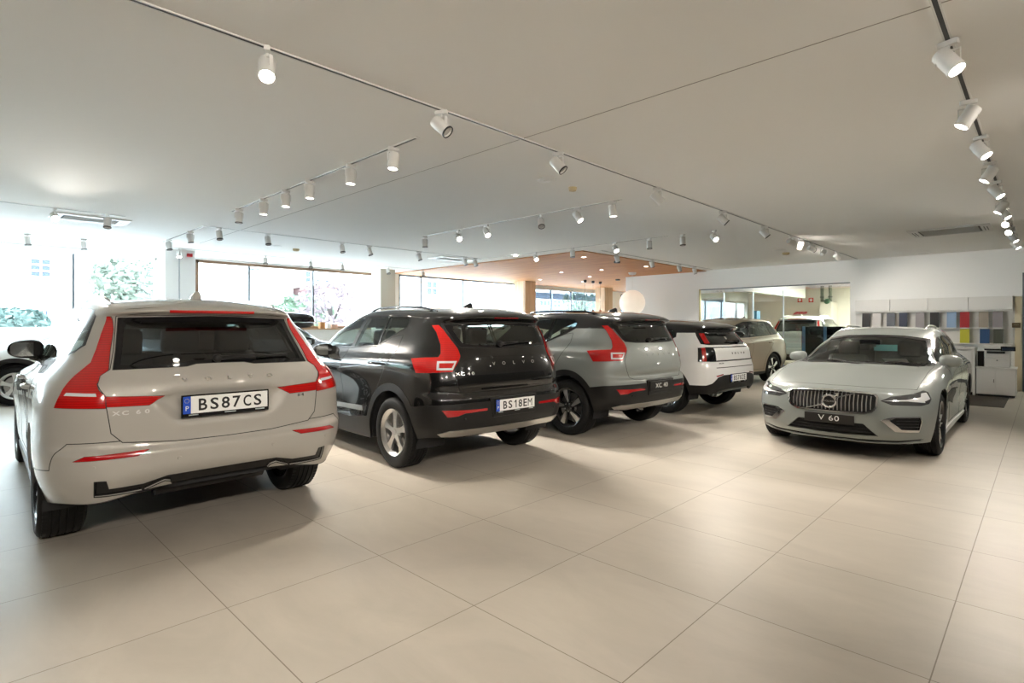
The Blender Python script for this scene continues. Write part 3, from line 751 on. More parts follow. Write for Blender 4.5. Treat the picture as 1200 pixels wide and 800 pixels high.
def build_car(name, S, loc, deg, label, category, group=None):
    """S holds the rings, outlines, finishes and fittings of one model"""
    root = empty(name, (loc[0], loc[1], 0), math.radians(deg)); tag(root, label, category, group)
    bm = grid_bm(car_grid(S['rings'], S['crown'], ns=S.get('ns', 7), nt=S.get('nt', 4), smooth=S.get('smooth', 2)))
    for d in S.get('dents', ()): dent(bm, *d)
    bvh = BVHTree.FromBMesh(bm)
    wb = S['wb']; R = S['R']; ar = S.get('arch', R + .045)
    for c in S['cuts']: cut(bm, *c[:3], **(c[3] if len(c) > 3 else {}))
    if S.get('arch_clad'):
        for cx in (0, wb): cut(bm, 'side', arch_poly(cx, R, ar + S['arch_clad'], .0), T_CLAD, dot=-2, only=(T_BODY, T_FDOOR, T_RDOOR, T_RBUMP, T_FBUMP, T_STRIP))
    for cx in (0, wb): cut(bm, 'side', arch_poly(cx, R, ar, -.1), T_HOLE, dot=-2, where=lambda x, y, z: abs(y) > .45)
    P = S['paint']; clad = S.get('clad', M_PLASTIC); roofm = S.get('roofm', P)
    # painted shell and everything that reads as panel
    body = shell('body_shell', bm, lambda f, t: t in (T_BODY, T_CAP), P, root, thick=.012)
    g = 0
    shell('roof_panel', bm, lambda f, t: t == T_ROOF, roofm, root, thick=.012)
    gate = shell('tailgate', bm, lambda f, t: t == T_GATE, S.get('gatem', P), root, 0, g, .014)
    shell('panel_inlay', bm, lambda f, t: t == T_PANEL, S.get('panelm', P), root, .004, g, .010)
    shell('rear_window', bm, lambda f, t: t == T_RGLASS, S.get('rglass', M_GLASS_DARK), root, -.002, .001)
    shell('window_border', bm, lambda f, t: t == T_FRIT, M_BLACK, root, -.002, split=True)
    shell('hood', bm, lambda f, t: t == T_HOOD, P, root, 0, g, .012)
    shell('windscreen', bm, lambda f, t: t == T_WS, M_GLASS_WS, root, -.003)
    shell('sunroof_glass', bm, lambda f, t: t == T_MOON, M_BLACK, root, .0, .002)
    shell('cowl', bm, lambda f, t: t == T_COWL, M_PLASTIC, root, -.004)
    shell('lower_cladding', bm, lambda f, t: t == T_CLAD, clad, root, .006, 0, .02, split=True)
    shell('rear_bumper', bm, lambda f, t: t == T_RBUMP, P, root, .0, g, .014)
    shell('front_bumper', bm, lambda f, t: t == T_FBUMP, P, root, .0, g, .014)
    shell('bumper_insert', bm, lambda f, t: t == T_INSERT, M_BLACK, root, -.012, 0, .01)
    shell('skid_plate', bm, lambda f, t: t == T_SKID, S.get('skidm', M_SATIN), root, .012, 0, .02)
    shell('grille_mesh', bm, lambda f, t: t == T_GRILLE, M_INNER, root, -.03)
    shell('grille_frame', bm, lambda f, t: t == T_GRILLEFRAME, M_CHROME, root, .010, 0, .03)
    shell('lower_intake', bm, lambda f, t: t == T_INTAKE, M_INNER, root, -.03)
    shell('lamp_bar', bm, lambda f, t: t == T_BAR and f.calc_center_median().y > 0, S.get('lampm', M_RED), root, .003, 0, .02)
    shell('lamp_bar', bm, lambda f, t: t == T_BAR and f.calc_center_median().y < 0, S.get('lampm', M_RED), root, .003, 0, .02)
    for s in (1, -1):
        side = lambda T, s=s: (lambda f, t: t == T and f.calc_center_median().y * s > 0)
        lp = shell('tail_lamp', bm, side(T_TAIL), S.get('lampm', M_RED), root, .006, 0, .03)
        if lp: shell('lamp_element', bm, side(T_TAILC), S.get('lampc', M_LED), lp, .008, 0, .01)
        hl = shell('headlamp', bm, side(T_HEAD), M_HEADLAMP, root, .003, 0, .02)
        if hl: shell('lamp_element', bm, side(T_LED), M_LED, hl, .006, 0, .01)
        shell('fog_intake', bm, side(T_FOG), M_INNER, root, -.018, 0, .01)
        shell('intake_trim', bm, side(T_FOGTRIM), M_CHROME if S.get('fogchrome') else M_SATIN, root, .006, 0, .02)
        shell('reflector', bm, side(T_REFL), M_REDREFL, root, .004, 0, .02)
        fd = shell('front_door', bm, side(T_FDOOR), P, root, 0, g, .014)
        rd = shell('rear_door', bm, side(T_RDOOR), P, root, 0, g, .014)
        shell('window_glass', bm, side(T_FGLASS), S.get('fglass', M_GLASS), fd or root, -.003)
        shell('window_glass', bm, side(T_SGLASS), S.get('sglass', M_GLASS), rd or root, -.003)
        shell('quarter_glass', bm, side(T_QGLASS), S.get('sglass', M_GLASS), root, -.003)
        shell('window_surround', bm, side(T_TRIM), S.get('trimm', M_BLACK), root, .0)
        shell('sill_strip', bm, side(T_STRIP), M_SATIN, root, .010, 0, .02)
        for dd, hx in ((fd, S['handles'][0]), (rd, S['handles'][1])):
            if not dd: continue
            bmh = bmesh.new(); hz = S['handles'][2]
            p, n = car_ray(bvh, 'side', hx, hz)
            tube(bmh, [(hx - .11, (p.y - .004) * s, hz - .004), (hx - .09, (p.y + .028) * s, hz), (hx, (p.y + .034) * s, hz + .003), (hx + .09, (p.y + .028) * s, hz), (hx + .11, (p.y - .004) * s, hz - .004)], .013, 8)
            link_bm('door_handle', bmh, S.get('handlem', P), dd, smooth=True)
        ml = S['mirror']
        mirror_on(root, ml[0], ml[1], ml[2], s, S.get('mirrorm', P), ml[3] if len(ml) > 3 else 1)
    pan = (T_GATE, T_RGLASS, T_FRIT)
    seam('panel_joints', bm, [lambda f, t: t in pan + (T_BAR,), lambda f, t: t == T_BAR, lambda f, t: t == T_HOOD, lambda f, t: t == T_RBUMP, lambda f, t: t in (T_FRIT, T_RGLASS, T_WS) , lambda f, t: t in (T_TAIL, T_TAILC),
         lambda f, t: t in (T_FDOOR,), lambda f, t: t == T_RDOOR, lambda f, t: t == T_PANEL, lambda f, t: t == T_REFL, lambda f, t: t in (T_HEAD, T_LED), lambda f, t: t == T_MOON], M_JOINTCAR, root, S.get('gap', .0024))
    # dark lining seen through the glass and in the gaps
    glassy = (T_RGLASS, T_WS, T_FGLASS, T_SGLASS, T_QGLASS, T_HOLE)
    lin = sub_bm(bm, lambda f, t: t not in glassy, -.034); link_bm('cabin_lining', lin, S.get('liningm', M_INNER), root, smooth=True)
    # wheel wells and floor pan
    for cx in (0, wb):
        for s in (1, -1):
            w = bmesh.new(); n = 28
            yo, yi = S['hw'] - .035, .56
            ra, rb = [], []
            for i in range(n + 1):
                a = -.25 + (PI + .5) * i / n
                x, z = cx + (ar + .004) * math.cos(a), R + (ar + .004) * math.sin(a)
                p, nn = car_ray(bvh, 'side', x, max(z, .25))
                yy = min(yo, p.y - .012) if p else yo
                ra.append(w.verts.new((x, yy * s, z))); rb.append(w.verts.new((x, yi * s, z)))
            for i in range(n): w.faces.new((ra[i], ra[i + 1], rb[i + 1], rb[i]))
            w.faces.new(rb)
            link_bm('wheel_well', w, M_INNER, root)
    w = bmesh.new(); zf = .24 if S.get('low') is None else S['low']
    x0, x1 = S['under']
    bx(w, ((ar + x1) / 2, 0, zf + .05), (x1 - ar, 1.08, .10)); bx(w, ((x0 + ar) / 2, 0, zf + .20), (ar - x0 - .04, 1.08, .14)); bx(w, (wb / 2, 0, zf + .05), (wb - 2 * ar - .04, (S['hw'] - .07) * 2, .09))
    link_bm('floor_pan', w, M_INNER, root)
    w = bmesh.new(); tube(w, [(x0 + .22, .35, zf + .13), (x0 + .24, -.35, zf + .13)], .085, 12); tube(w, [(0, -.7, R - .02), (0, .7, R - .02)], .035, 8); link_bm('rear_axle', w, M_PLASTIC, root, smooth=True)
    # wheels
    st = STY[S['wheel']]
    for cx in (0, wb):
        for s in (1, -1): make_wheel('wheel', root, (cx, (S['hw'] - .018 - S['tw'] / 2) * s, R), s, R, S['rr'], S['tw'], st)
    # cabin
    sm = S.get('seatm', M_SEAT)
    for yy in (.37, -.37): make_seat('front_seat', root, wb * .50, yy, .50 + S.get('seatz', 0), sm)
    for yy in (.40, 0, -.40): make_seat('rear_seat', root, .52, yy, .53 + S.get('seatz', 0), sm, .42)
    w = bmesh.new(); prism(w, [(wb - .60, .62), (wb - .95, .62), (wb - 1.02, .92), (wb - .95, 1.0), (wb - .55, .98), (wb - .25, .93)], -.68, .68, Matrix(((1, 0, 0, 0), (0, 0, 1, 0), (0, 1, 0, -.02 + S.get('dashz', 0)), (0, 0, 0, 1)))); fix(w)
    link_bm('dashboard', w, M_PLASTIC, root, bevel=.02)
    w = bmesh.new(); Mw = Matrix.Translation((wb - 1.12, .37, .93 + S.get('dashz', 0))) @ Matrix.Rotation(-.38, 4, 'Y')
    ring = [(0, .185 * math.cos(2 * PI * i / 28), .185 * math.sin(2 * PI * i / 28)) for i in range(29)]
    tube(w, [Mw @ Vector(p) for p in ring], .015, 8)
    for a in (0, PI, -PI / 2): tube(w, [Mw @ Vector((.02, 0, 0)), Mw @ Vector((0, .18 * math.cos(a), .18 * math.sin(a)))], .014, 6)
    link_bm('steering_wheel', w, M_PLASTIC, root, smooth=True)
    w = bmesh.new(); bx(w, (wb - 1.02 + S.get('rvx', 0), 0, S['height'] - .22), (.02, .24, .07)); link_bm('rear_view_mirror', w, M_BLACK, root, bevel=.01)
    if S.get('rails'): rails(root, bvh, *S['rails'][:3], S['rails'][3])
    if S.get('fin') is not None: fin(root, bvh, S['fin'], S.get('finm', roofm))
    if S.get('extra'): S['extra'](root, bvh, bm, S)
    bm.free()
    return root
# ---------------------------------------------------------------- models
M_GREY = paint('paint_warm_grey', (.40, .38, .342), .1)
M_GREYCOOL = paint('paint_grey', (.245, .265, .255), .2)
M_BLACKPAINT = paint('paint_black', (.006, .006, .006), .0, .2)
M_WHITEPAINT = paint('paint_white', (.78, .78, .77))
M_SAND = paint('paint_sand', (.40, .33, .24), .35)
M_SILVER = paint('paint_silver', (.52, .52, .50), .4)
M_NAVY = paint('paint_navy', (.02, .03, .06), .3)

def cabin_cuts(belt_front, belt_rear, top, post=.95, qdiv=0.0, pw=.075, qw=.035, door=(1.98, 1.02, .02), sill=.36, archr=.47, R=.37, lean=.10):
    """side glass outline given bottom line (front to rear) and top line (rear to front)"""
    out = belt_front + belt_rear + top
    c = [('side', grow(out, .014), T_TRIM, dict(dot=.05, only=(T_BODY, T_ROOF)))]
    return c, out

# ---- large SUV (also used for the beige and the silver car)
X6_WIN = [(1.93, 1.135), (1.0, 1.165), (.30, 1.195), (-.38, 1.235), (-.53, 1.275), (-.555, 1.31), (-.40, 1.485), (-.27, 1.525), (0, 1.54), (.6, 1.54), (1.0, 1.525), (1.25, 1.46), (1.60, 1.31)]
def between(poly, xa, xb, la=0.0):
    """the part of an outline between two slanted posts (Sutherland-Hodgman)"""
    def clip(P, f):
        o = []
        for i in range(len(P)):
            a, b = P[i - 1], P[i]; fa, fb = f(a), f(b)
            if (fa >= 0) != (fb >= 0):
                t = fa / (fa - fb); o.append((a[0] + (b[0] - a[0]) * t, a[1] + (b[1] - a[1]) * t))
            if fb >= 0: o.append(b)
        return o
    zc = 1.3
    if xa is not None: poly = clip(poly, lambda p: p[0] - (xa - la * (p[1] - zc)))
    if xb is not None: poly = clip(poly, lambda p: (xb - la * (p[1] - zc)) - p[0])
    return poly
def glass_cuts(win, post, qdiv, pw=.07, qw=.035, la=.18, lq=.0):
    w = grow(win, -.004)
    return [('side', grow(win, .014), T_TRIM, dict(dot=.05, only=(T_BODY, T_ROOF, T_FDOOR, T_RDOOR))),
            ('side', between(w, post + pw / 2, None, la), T_FGLASS, dict(dot=.05, only=(T_TRIM,))),
            ('side', between(between(w, None, post - pw / 2, la), qdiv + qw / 2, None, lq), T_SGLASS, dict(dot=.05, only=(T_TRIM,))),
            ('side', between(w, None, qdiv - qw / 2, lq), T_QGLASS, dict(dot=.05, only=(T_TRIM,)))]

def door_cuts(A, wb, R, ar, sill, front_x, post_x, rear_top, belt):
    """two door outlines; the rear one follows the wheel arch"""
    fd = [(front_x, sill), (front_x + .04, belt - .30), (front_x - .02, belt + .02), (post_x + .01, belt + .06), (post_x + .06, sill + .3), (post_x + .06, sill)]
    arc = [(R_ * math.cos(a), R + R_ * math.sin(a)) for R_ in (ar + .07,) for a in [.25 + i * .13 for i in range(6)]]
    rd = [(post_x + .06, sill), (post_x + .06, sill + .3), (post_x + .01, belt + .06), (rear_top[0], rear_top[1])] + [(rear_top[0] + .0, rear_top[1] - .12)] + [p for p in reversed(arc) if p[1] < rear_top[1] - .14] + [(ar + .11, sill)]
    return [('side', fd, T_FDOOR, dict(dot=.2, only=(T_BODY,))), ('side', rd, T_RDOOR, dict(dot=.2, only=(T_BODY,)))]

XC60_TAIL = [(.03 + .025, 1.492), (.095, 1.492), (.06, 1.38), (.015, 1.28), (-.005, 1.205), (.065, 1.13), (.10, 1.06), (.145, .95), (-.235, .94), (-.225, 1.01), (-.175, 1.045), (-.145, 1.085), (-.15, 1.13), (-.165, 1.165), (-.09, 1.28), (-.01, 1.41)]
GATE60 = [(0, .70), (.30, .705), (.57, .73), (.625, .79), (.645, .94), (.648, 1.01), (.672, 1.05), (.682, 1.08), (.665, 1.13), (.615, 1.165), (.585, 1.28), (.562, 1.40), (.548, 1.495), (0, 1.51)]
GLASS60 = [(0, 1.182), (.15, 1.180), (.21, 1.166), (.603, 1.162), (.575, 1.28), (.552, 1.40), (.538, 1.485), (0, 1.50)]
CUTS60 = [
    ('rear', GATE60, T_GATE, dict(sym=True)),
    ('rear', GLASS60, T_FRIT, dict(sym=True, only=(T_GATE,))),
    ('rear', [(0, 1.205), (.18, 1.203), (.24, 1.19), (.565, 1.188), (.545, 1.28), (.52, 1.40), (.505, 1.455), (0, 1.465)], T_RGLASS, dict(sym=True, only=(T_FRIT,))),
    ('rear', [(.646, 1.008), (.35, .992), (.435, .942), (.644, .948)], T_BAR, dict(only=(T_GATE,))),
    ('rc', XC60_TAIL, T_TAIL, dict(dot=-.2, only=(T_BODY,))),
    ('rc', [(.06, 1.035), (.075, 1.018), (-.17, 1.01), (-.16, 1.028)], T_TAILC, dict(dot=-.2, only=(T_TAIL,))),
    ('side', [(-1.1, .30), (-.40, .30), (-.38, .55), (-.72, .585), (-.80, .74), (-1.1, .74)], T_RBUMP, dict(dot=-2, where=lambda x, y, z: x < -.3, only=(T_BODY,))),
    ('rear', [(0, .74), (.75, .74), (.70, .36), (0, .36)], T_RBUMP, dict(sym=True, only=(T_BODY,))),
    ('rear', [(0, .492), (.335, .492), (.46, .457), (.635, .457), (.65, .512), (.705, .515), (.70, .412), (.45, .405), (.345, .452), (.31, .44), (.27, .36), (0, .36)], T_INSERT, dict(sym=True, only=(T_RBUMP, T_BODY))),
    ('rear', [(.44, .675), (.50, .647), (.80, .642), (.75, .668)], T_REFL, dict(dot=0)),
    ('front', [(0, 1.125), (.5, 1.105), (.735, 1.095), (.755, 1.12), (.63, 1.44), (.33, 1.485), (0, 1.49)], T_FRIT, dict(sym=True, dot=.1)),
    ('front', [(0, 1.155), (.5, 1.135), (.70, 1.12), (.61, 1.40), (.32, 1.45), (0, 1.455)], T_WS, dict(sym=True, dot=.1, only=(T_FRIT,))),
    ('front', [(0, .80), (.36, .80), (.43, .74), (.41, .58), (.30, .53), (0, .53)], T_GRILLEFRAME, dict(sym=True)),
    ('front', [(0, .785), (.35, .785), (.415, .73), (.395, .59), (.29, .545), (0, .545)], T_GRILLE, dict(sym=True, only=(T_GRILLEFRAME,))),
    ('fc', [(3.22, .74), (3.10, .80), (2.62, .86), (2.56, .80), (2.70, .71), (3.10, .70)], T_HEAD, dict(dot=-.2)),
    ('fc', [(3.18, .755), (2.70, .79), (2.70, .765), (3.18, .735)], T_LED, dict(dot=-.2, only=(T_HEAD,))),
    ('front', [(0, .42), (.55, .42), (.62, .30), (0, .29)], T_INTAKE, dict(sym=True)),
    ('side', [(.35, .1), (2.5, .1), (2.5, .30), (.35, .30)], T_CLAD, dict(dot=-.5)),
] + glass_cuts(X6_WIN, .95, -.06) + door_cuts(None, 2.865, .37, .415, .36, 2.02, 1.00, (.02, 1.16), 1.06)

def extra60(badges=True, plate='BS 87 CS'):
    def f(root, bvh, bm, S):
        # high brake light under the spoiler lip
        w = bmesh.new(); p, n = car_ray(bvh, 'rear', 0, 1.53)
        pts = []
        for i in range(13):
            y = -.27 + .54 * i / 12; q, n = car_ray(bvh, 'rear', y, 1.528); pts.append(q + Vector((-.006, 0, 0)))
        tube(w, pts, .011, 6); link_bm('high_brake_light', w, M_RED, root, smooth=True)
        if S.get('front_badge'): S['front_badge'](root, bvh)
        wiper(root, bvh, .02, 1.20, -.46, 1.21)
        for y in (.71, .28, -.30, -.71):
            z = .60
            w = bmesh.new(); lathe(w, [(0, .002), (.011, .002), (.013, -.004)], 16, 'Z', on_skin(bvh, 'rear', y, z, .001)); fix(w); link_bm('parking_sensor', w, S['paint'], root)
        if badges:
            letters_on(bvh, root, 'VOLVO', (.235, .10, -.03, -.165, -.295), 1.08, .038, M_CHROME)
            letters_on(bvh, root, 'XC60', (.60, .555, .49, .445), .905, .034, M_SATIN, name='model_badge', sx=1.5)
            letters_on(bvh, root, 'B4', (-.50, -.53), .925, .028, M_CHROME, name='engine_badge')
        if plate: number_plate(root, frame_matrix((-.945, 0, .925), (0, -1, 0), (0, 0, 1)), plate)
    return f

S_XC60 = dict(rings=XC60, crown=XC60_CROWN, wb=2.865, R=.369, rr=.267, tw=.255, hw=.945, arch=.412, cuts=CUTS60, paint=M_GREY, wheel='double', handles=(1.16, .18, 1.015),
              mirror=(1.62, .775, 1.215, 1.0), mirrorm=M_BLACKPAINT, ns=12, nt=6, dents=[('rear', [(-.42, .98), (-.30, 1.02), (.30, 1.02), (.42, .98), (.36, .90), (.28, .82), (-.28, .82), (-.36, .90)], .035, .035)], rails=(-.32, 1.0, .565, M_SATIN), fin=-.18, finm=M_GREY, height=1.66, under=(-.80, 3.5), low=.25, trimm=M_BLACK, dashz=.08, rvx=-.1, extra=extra60())
# ---- compact SUV
X4_WIN = [(2.00, 1.165), (1.04, 1.195), (.42, 1.225), (.36, 1.25), (-.015, 1.425), (-.02, 1.475), (.03, 1.515), (.14, 1.53), (.42, 1.535), (.9, 1.53), (1.18, 1.505), (1.45, 1.425), (1.70, 1.32)]
TAIL40 = [(.56, 1.115), (.33, 1.13), (.15, 1.135), (.125, 1.17), (.135, 1.25), (.21, 1.37), (.285, 1.435), (.185, 1.438), (.125, 1.40), (.02, 1.31), (-.09, 1.215), (-.135, 1.15), (-.115, 1.10), (-.04, 1.0), (.465, .985)]
GATE40 = [(0, .748), (.52, .755), (.60, .785), (.655, .87), (.665, .99), (.607, 1.10), (.592, 1.15), (.597, 1.215), (.625, 1.31), (.652, 1.40), (.655, 1.455), (0, 1.478)]
GLASS40 = [(0, 1.212), (.40, 1.218), (.575, 1.232), (.597, 1.26), (.615, 1.31), (.638, 1.40), (.64, 1.445), (0, 1.468)]
def cuts40(black_roof):
    c = []
    if black_roof: c.append(('side', [(-1, 1.40), (-.03, 1.40), (.10, 1.33), (.36, 1.235), (2.1, 1.16), (2.1, 1.9), (-1, 1.9)], T_ROOF, dict(dot=-2, where=lambda x, y, z: x < 2.1)))
    ok = (T_BODY, T_ROOF)
    c += [
    ('rear', [p for p in GATE40], T_GATE, dict(sym=True, only=(T_BODY,))),
    ('rear', [(0, 1.478), (.655, 1.455), (.652, 1.40), (0, 1.40)], T_FRIT, dict(sym=True, only=ok)),
    ('rear', GLASS40, T_FRIT, dict(sym=True, only=ok + (T_GATE,))),
    ('rear', [(0, 1.24), (.38, 1.245), (.53, 1.262), (.57, 1.33), (.585, 1.40), (.57, 1.43), (0, 1.445)], T_RGLASS, dict(sym=True, only=(T_FRIT,))),
    ('rc', TAIL40, T_TAIL, dict(dot=-.2, only=ok)),
    ('rc', [(.165, 1.098), (-.09, 1.098), (-.045, 1.015), (.165, 1.015)], T_TAILC, dict(dot=-.2, only=(T_TAIL,))),
    ('rc', [(.135, 1.080), (-.062, 1.080), (-.030, 1.034), (.135, 1.034)], T_TAIL, dict(dot=-.2, only=(T_TAILC,))),
    ('side', [(-1, .20), (-.30, .20), (-.36, .655), (-.60, .69), (-1, .715)], T_CLAD, dict(dot=-2, where=lambda x, y, z: x < -.25, only=(T_BODY, T_GATE))),
    ('rear', [(0, .742), (.29, .742), (.315, .70), (0, .70)], T_CLAD, dict(sym=True, only=(T_BODY, T_GATE))),
    ('rear', [(0, .452), (.62, .458), (.72, .455), (.80, .425), (.76, .395), (.4, .39), (0, .365)], T_SKID, dict(sym=True, only=(T_CLAD,))),
    ('rear', [(.80, .648), (.755, .583), (.67, .588), (.60, .612), (.35, .617), (.35, .640), (.70, .645)], T_REFL, dict(dot=0)),
    ('side', [(.2, .1), (2.6, .1), (2.6, .40), (.9, .42), (.2, .50)], T_CLAD, dict(dot=-.5, only=(T_BODY,))),
    ('front', [(0, 1.165), (.5, 1.145), (.745, 1.14), (.765, 1.165), (.66, 1.42), (.35, 1.475), (0, 1.48)], T_FRIT, dict(sym=True, dot=.1, only=ok)),
    ('front', [(0, 1.195), (.5, 1.175), (.71, 1.165), (.63, 1.39), (.34, 1.44), (0, 1.445)], T_WS, dict(sym=True, dot=.1, only=(T_FRIT,))),
    ('front', [(0, .80), (.36, .80), (.43, .74), (.41, .62), (.30, .56), (0, .56)], T_GRILLEFRAME, dict(sym=True)),
    ('front', [(0, .785), (.35, .785), (.415, .73), (.395, .63), (.29, .575), (0, .575)], T_GRILLE, dict(sym=True, only=(T_GRILLEFRAME,))),
    ('fc', [(3.07, .72), (2.98, .82), (2.46, .88), (2.40, .80), (2.52, .70), (2.95, .68)], T_HEAD, dict(dot=-.2, only=(T_BODY,))),
    ('fc', [(3.02, .765), (2.52, .80), (2.52, .765), (3.02, .74)], T_LED, dict(dot=-.2, only=(T_HEAD,))),
    ('front', [(0, .42), (.55, .42), (.62, .30), (0, .29)], T_INTAKE, dict(sym=True)),
    ('side', [(3.0, .20), (3.8, .20), (3.8, .48), (3.0, .50)], T_CLAD, dict(dot=-2, where=lambda x, y, z: x > 3.0, only=(T_BODY,))),
    ] + glass_cuts(X4_WIN, .98, .41, pw=.085, qw=.03, la=.30) + door_cuts(None, 2.702, .357, .42, .46, 1.98, 1.09, (-.01, 1.34), 1.13) 
    c += [('side', [(.62, .565), (2.12, .505), (2.12, .455), (.60, .515)], T_STRIP, dict(only=(T_BODY, T_RDOOR, T_FDOOR)))]
    return c
def extra40(plate, real, badge=True, wip=True):
    def f(root, bvh, bm, S):
        w = bmesh.new(); pts = []
        for i in range(13):
            y = -.16 + .32 * i / 12; q, n = car_ray(bvh, 'rear', y, 1.512); pts.append(q + Vector((-.002, 0, 0)))
        tube(w, pts, .008, 6); link_bm('high_brake_light', w, M_REDDEEP, root, smooth=True)
        wiper(root, bvh, .10, 1.245, -.36, 1.262)
        lm = M_CHROME if badge is True else badge
        letters_on(bvh, root, 'VOLVO', (.235, .105, -.03, -.165, -.30), 1.06, .044, lm)
        if badge is True: letters_on(bvh, root, 'XC40', (.645, .60, .54, .495), .978, .040, M_SATIN, name='model_badge', sx=1.5)
        # plate recess and plate
        p, n = car_ray(bvh, 'rear', 0, .64)
        w = bmesh.new(); prism(w, [(-.315, .735), (.315, .735), (.285, .545), (-.285, .545)], p.x - .010, p.x + .01, Matrix(((0, 0, 1, 0), (1, 0, 0, 0), (0, 1, 0, 0), (0, 0, 0, 1)))); fix(w)
        link_bm('plate_recess', w, M_PLASTIC, root, bevel=.005)
        M = frame_matrix((p.x - .014, 0, .655), (0, -1, 0), (0, 0, 1))
        number_plate(root, M, plate, real, w=.52, h=.11 if real else .125)
        w = bmesh.new()
        for y in (.60, .25, -.25, -.60):
            lathe(w, [(0, .003), (.011, .002), (.013, -.004)], 14, 'Z', on_skin(bvh, 'rear', y, .56, .007))
        fix(w); link_bm('parking_sensors', w, M_BLACK, root)
    return f
def S40(**k):
    d = dict(rings=XC40, crown=XC40_CROWN, wb=2.702, R=.357, rr=.236, tw=.235, hw=.925, arch=.425, arch_clad=.075, wheel='five', handles=(1.30, .33, 1.045), mirror=(1.60, .81, 1.13, .95),
             rails=(-.28, 1.12, .575, M_BLACK), fin=-.06, height=1.65, under=(-.68, 3.3), low=.26, dashz=.10, rvx=.1)
    d.update(k); return d
S_XC40B = S40(ns=10, nt=5, paint=M_BLACKPAINT, cuts=cuts40(False), trimm=M_BLACK, extra=extra40('BS18EM', True), skidm=M_SATIN, mirrorm=M_BLACKPAINT, rglass=glass('glass_rear_clear', (.42, .47, .45), .07))
S_XC40G = S40(ns=10, nt=5, paint=M_GREYCOOL, roofm=M_BLACKPAINT, cuts=cuts40(True), wheel='blades', rr=.254, R=.362, extra=extra40('XC 40', False, badge=M_GREYCOOL), skidm=M_SATIN, mirrorm=M_BLACKPAINT, rglass=S_XC40B['rglass'])

# ---- small electric SUV
X3_WIN = [(1.88, 1.10), (.6, 1.15), (.05, 1.185), (-.085, 1.235), (-.095, 1.31), (-.03, 1.375), (.3, 1.40), (.8, 1.405), (1.12, 1.375), (1.45, 1.265)]
def cuts30():
    ok = (T_BODY, T_ROOF)
    return [
    ('side', [(-1, 1.325), (-.13, 1.32), (-.14, 1.25), (.05, 1.17), (1.95, 1.085), (1.95, 1.9), (-1, 1.9)], T_ROOF, dict(dot=-2, where=lambda x, y, z: x < 2.0)),
    ('rear', [(0, 1.125), (.60, 1.13), (.71, 1.145), (.66, 1.27), (.63, 1.345), (0, 1.36)], T_FRIT, dict(sym=True, only=ok)),
    ('rear', [(0, 1.16), (.55, 1.165), (.50, 1.30), (0, 1.32)], T_RGLASS, dict(sym=True, only=(T_FRIT,))),
    ('rear', [(.60, 1.31), (.52, 1.31), (.56, 1.15), (.655, 1.15)], T_TAIL, dict(only=(T_FRIT,))),
    ('rear', [(0, .868), (.70, .868), (.70, 1.095), (0, 1.095)], T_FRIT, dict(sym=True, only=ok)),
    ('rear', [(0, .885), (.575, .885), (.575, 1.078), (0, 1.078)], T_PANEL, dict(sym=True, only=(T_FRIT,))),
    ('rc', [(.245, 1.085), (-.06, 1.095), (-.06, .870), (.265, .872)], T_FRIT, dict(dot=-.2, only=(T_BODY, T_FRIT))),
    ('rc', [(.175, 1.085), (.09, 1.088), (.075, .875), (.17, .875)], T_TAIL, dict(dot=-.2, only=(T_FRIT,))),
    ('side', [(-1, .2), (-.30, .2), (-.36, .50), (-1, .50)], T_CLAD, dict(dot=-2, where=lambda x, y, z: x < -.3, only=(T_BODY,))),
    ('rear', [(0, .49), (.80, .49), (.69, .53), (.58, .62), (.43, .65), (0, .65)], T_CLAD, dict(sym=True, only=(T_BODY,))),
    ('rear', [(0, .42), (.50, .42), (.58, .35), (0, .35)], T_INSERT, dict(sym=True, only=(T_CLAD,))),
    ('rear', [(.60, .632), (.44, .655), (.44, .668), (.62, .645)], T_REFL, dict(dot=0)),
    ('rear', strip_poly([(-.60, .77), (.60, .77)], .006)[0], T_FRIT, dict(mirror=False, only=(T_BODY,))),
    ('side', [(.2, .1), (2.6, .1), (2.6, .38), (.2, .42)], T_CLAD, dict(dot=-.5, only=(T_BODY,))),
    ('front', [(0, 1.085), (.5, 1.07), (.745, 1.06), (.765, 1.08), (.66, 1.33), (.35, 1.385), (0, 1.39)], T_FRIT, dict(sym=True, dot=.1, only=ok)),
    ('front', [(0, 1.11), (.5, 1.10), (.71, 1.09), (.63, 1.30), (.34, 1.35), (0, 1.355)], T_WS, dict(sym=True, dot=.1, only=(T_FRIT,))),
    ('fc', [(2.95, .66), (2.90, .80), (2.46, .86), (2.42, .76), (2.52, .66)], T_HEAD, dict(dot=-.2, only=(T_BODY,))),
    ] + glass_cuts(X3_WIN, .95, .38, pw=.08, qw=.03, la=.2) + door_cuts(None, 2.65, .36, .42, .42, 1.90, 1.05, (.02, 1.15), 1.08)
def extra30(root, bvh, bm, S):
    wiper(root, bvh, -.30, 1.16, .10, 1.17)
    letters_on(bvh, root, 'VOLVO', (.10, .0, -.10, -.20, -.30), .985, .042, M_PLASTIC, lift=.004)
    letters_on(bvh, root, 'EX30', (.50, .465, .43, .395), .835, .026, M_PLASTIC, name='model_badge')
    p, n = car_ray(bvh, 'rear', 0, .57)
    number_plate(root, frame_matrix((p.x - .014, 0, .595), (0, -1, 0), (0, 0, 1)), 'BS70ZE')
    w = bmesh.new(); lathe(w, [(0, .004), (.026, .003), (.03, -.002)], 20, 'Z', on_skin(bvh, 'rear', 0, 1.235, .002)); fix(w); link_bm('round_badge', w, M_SATIN, root)
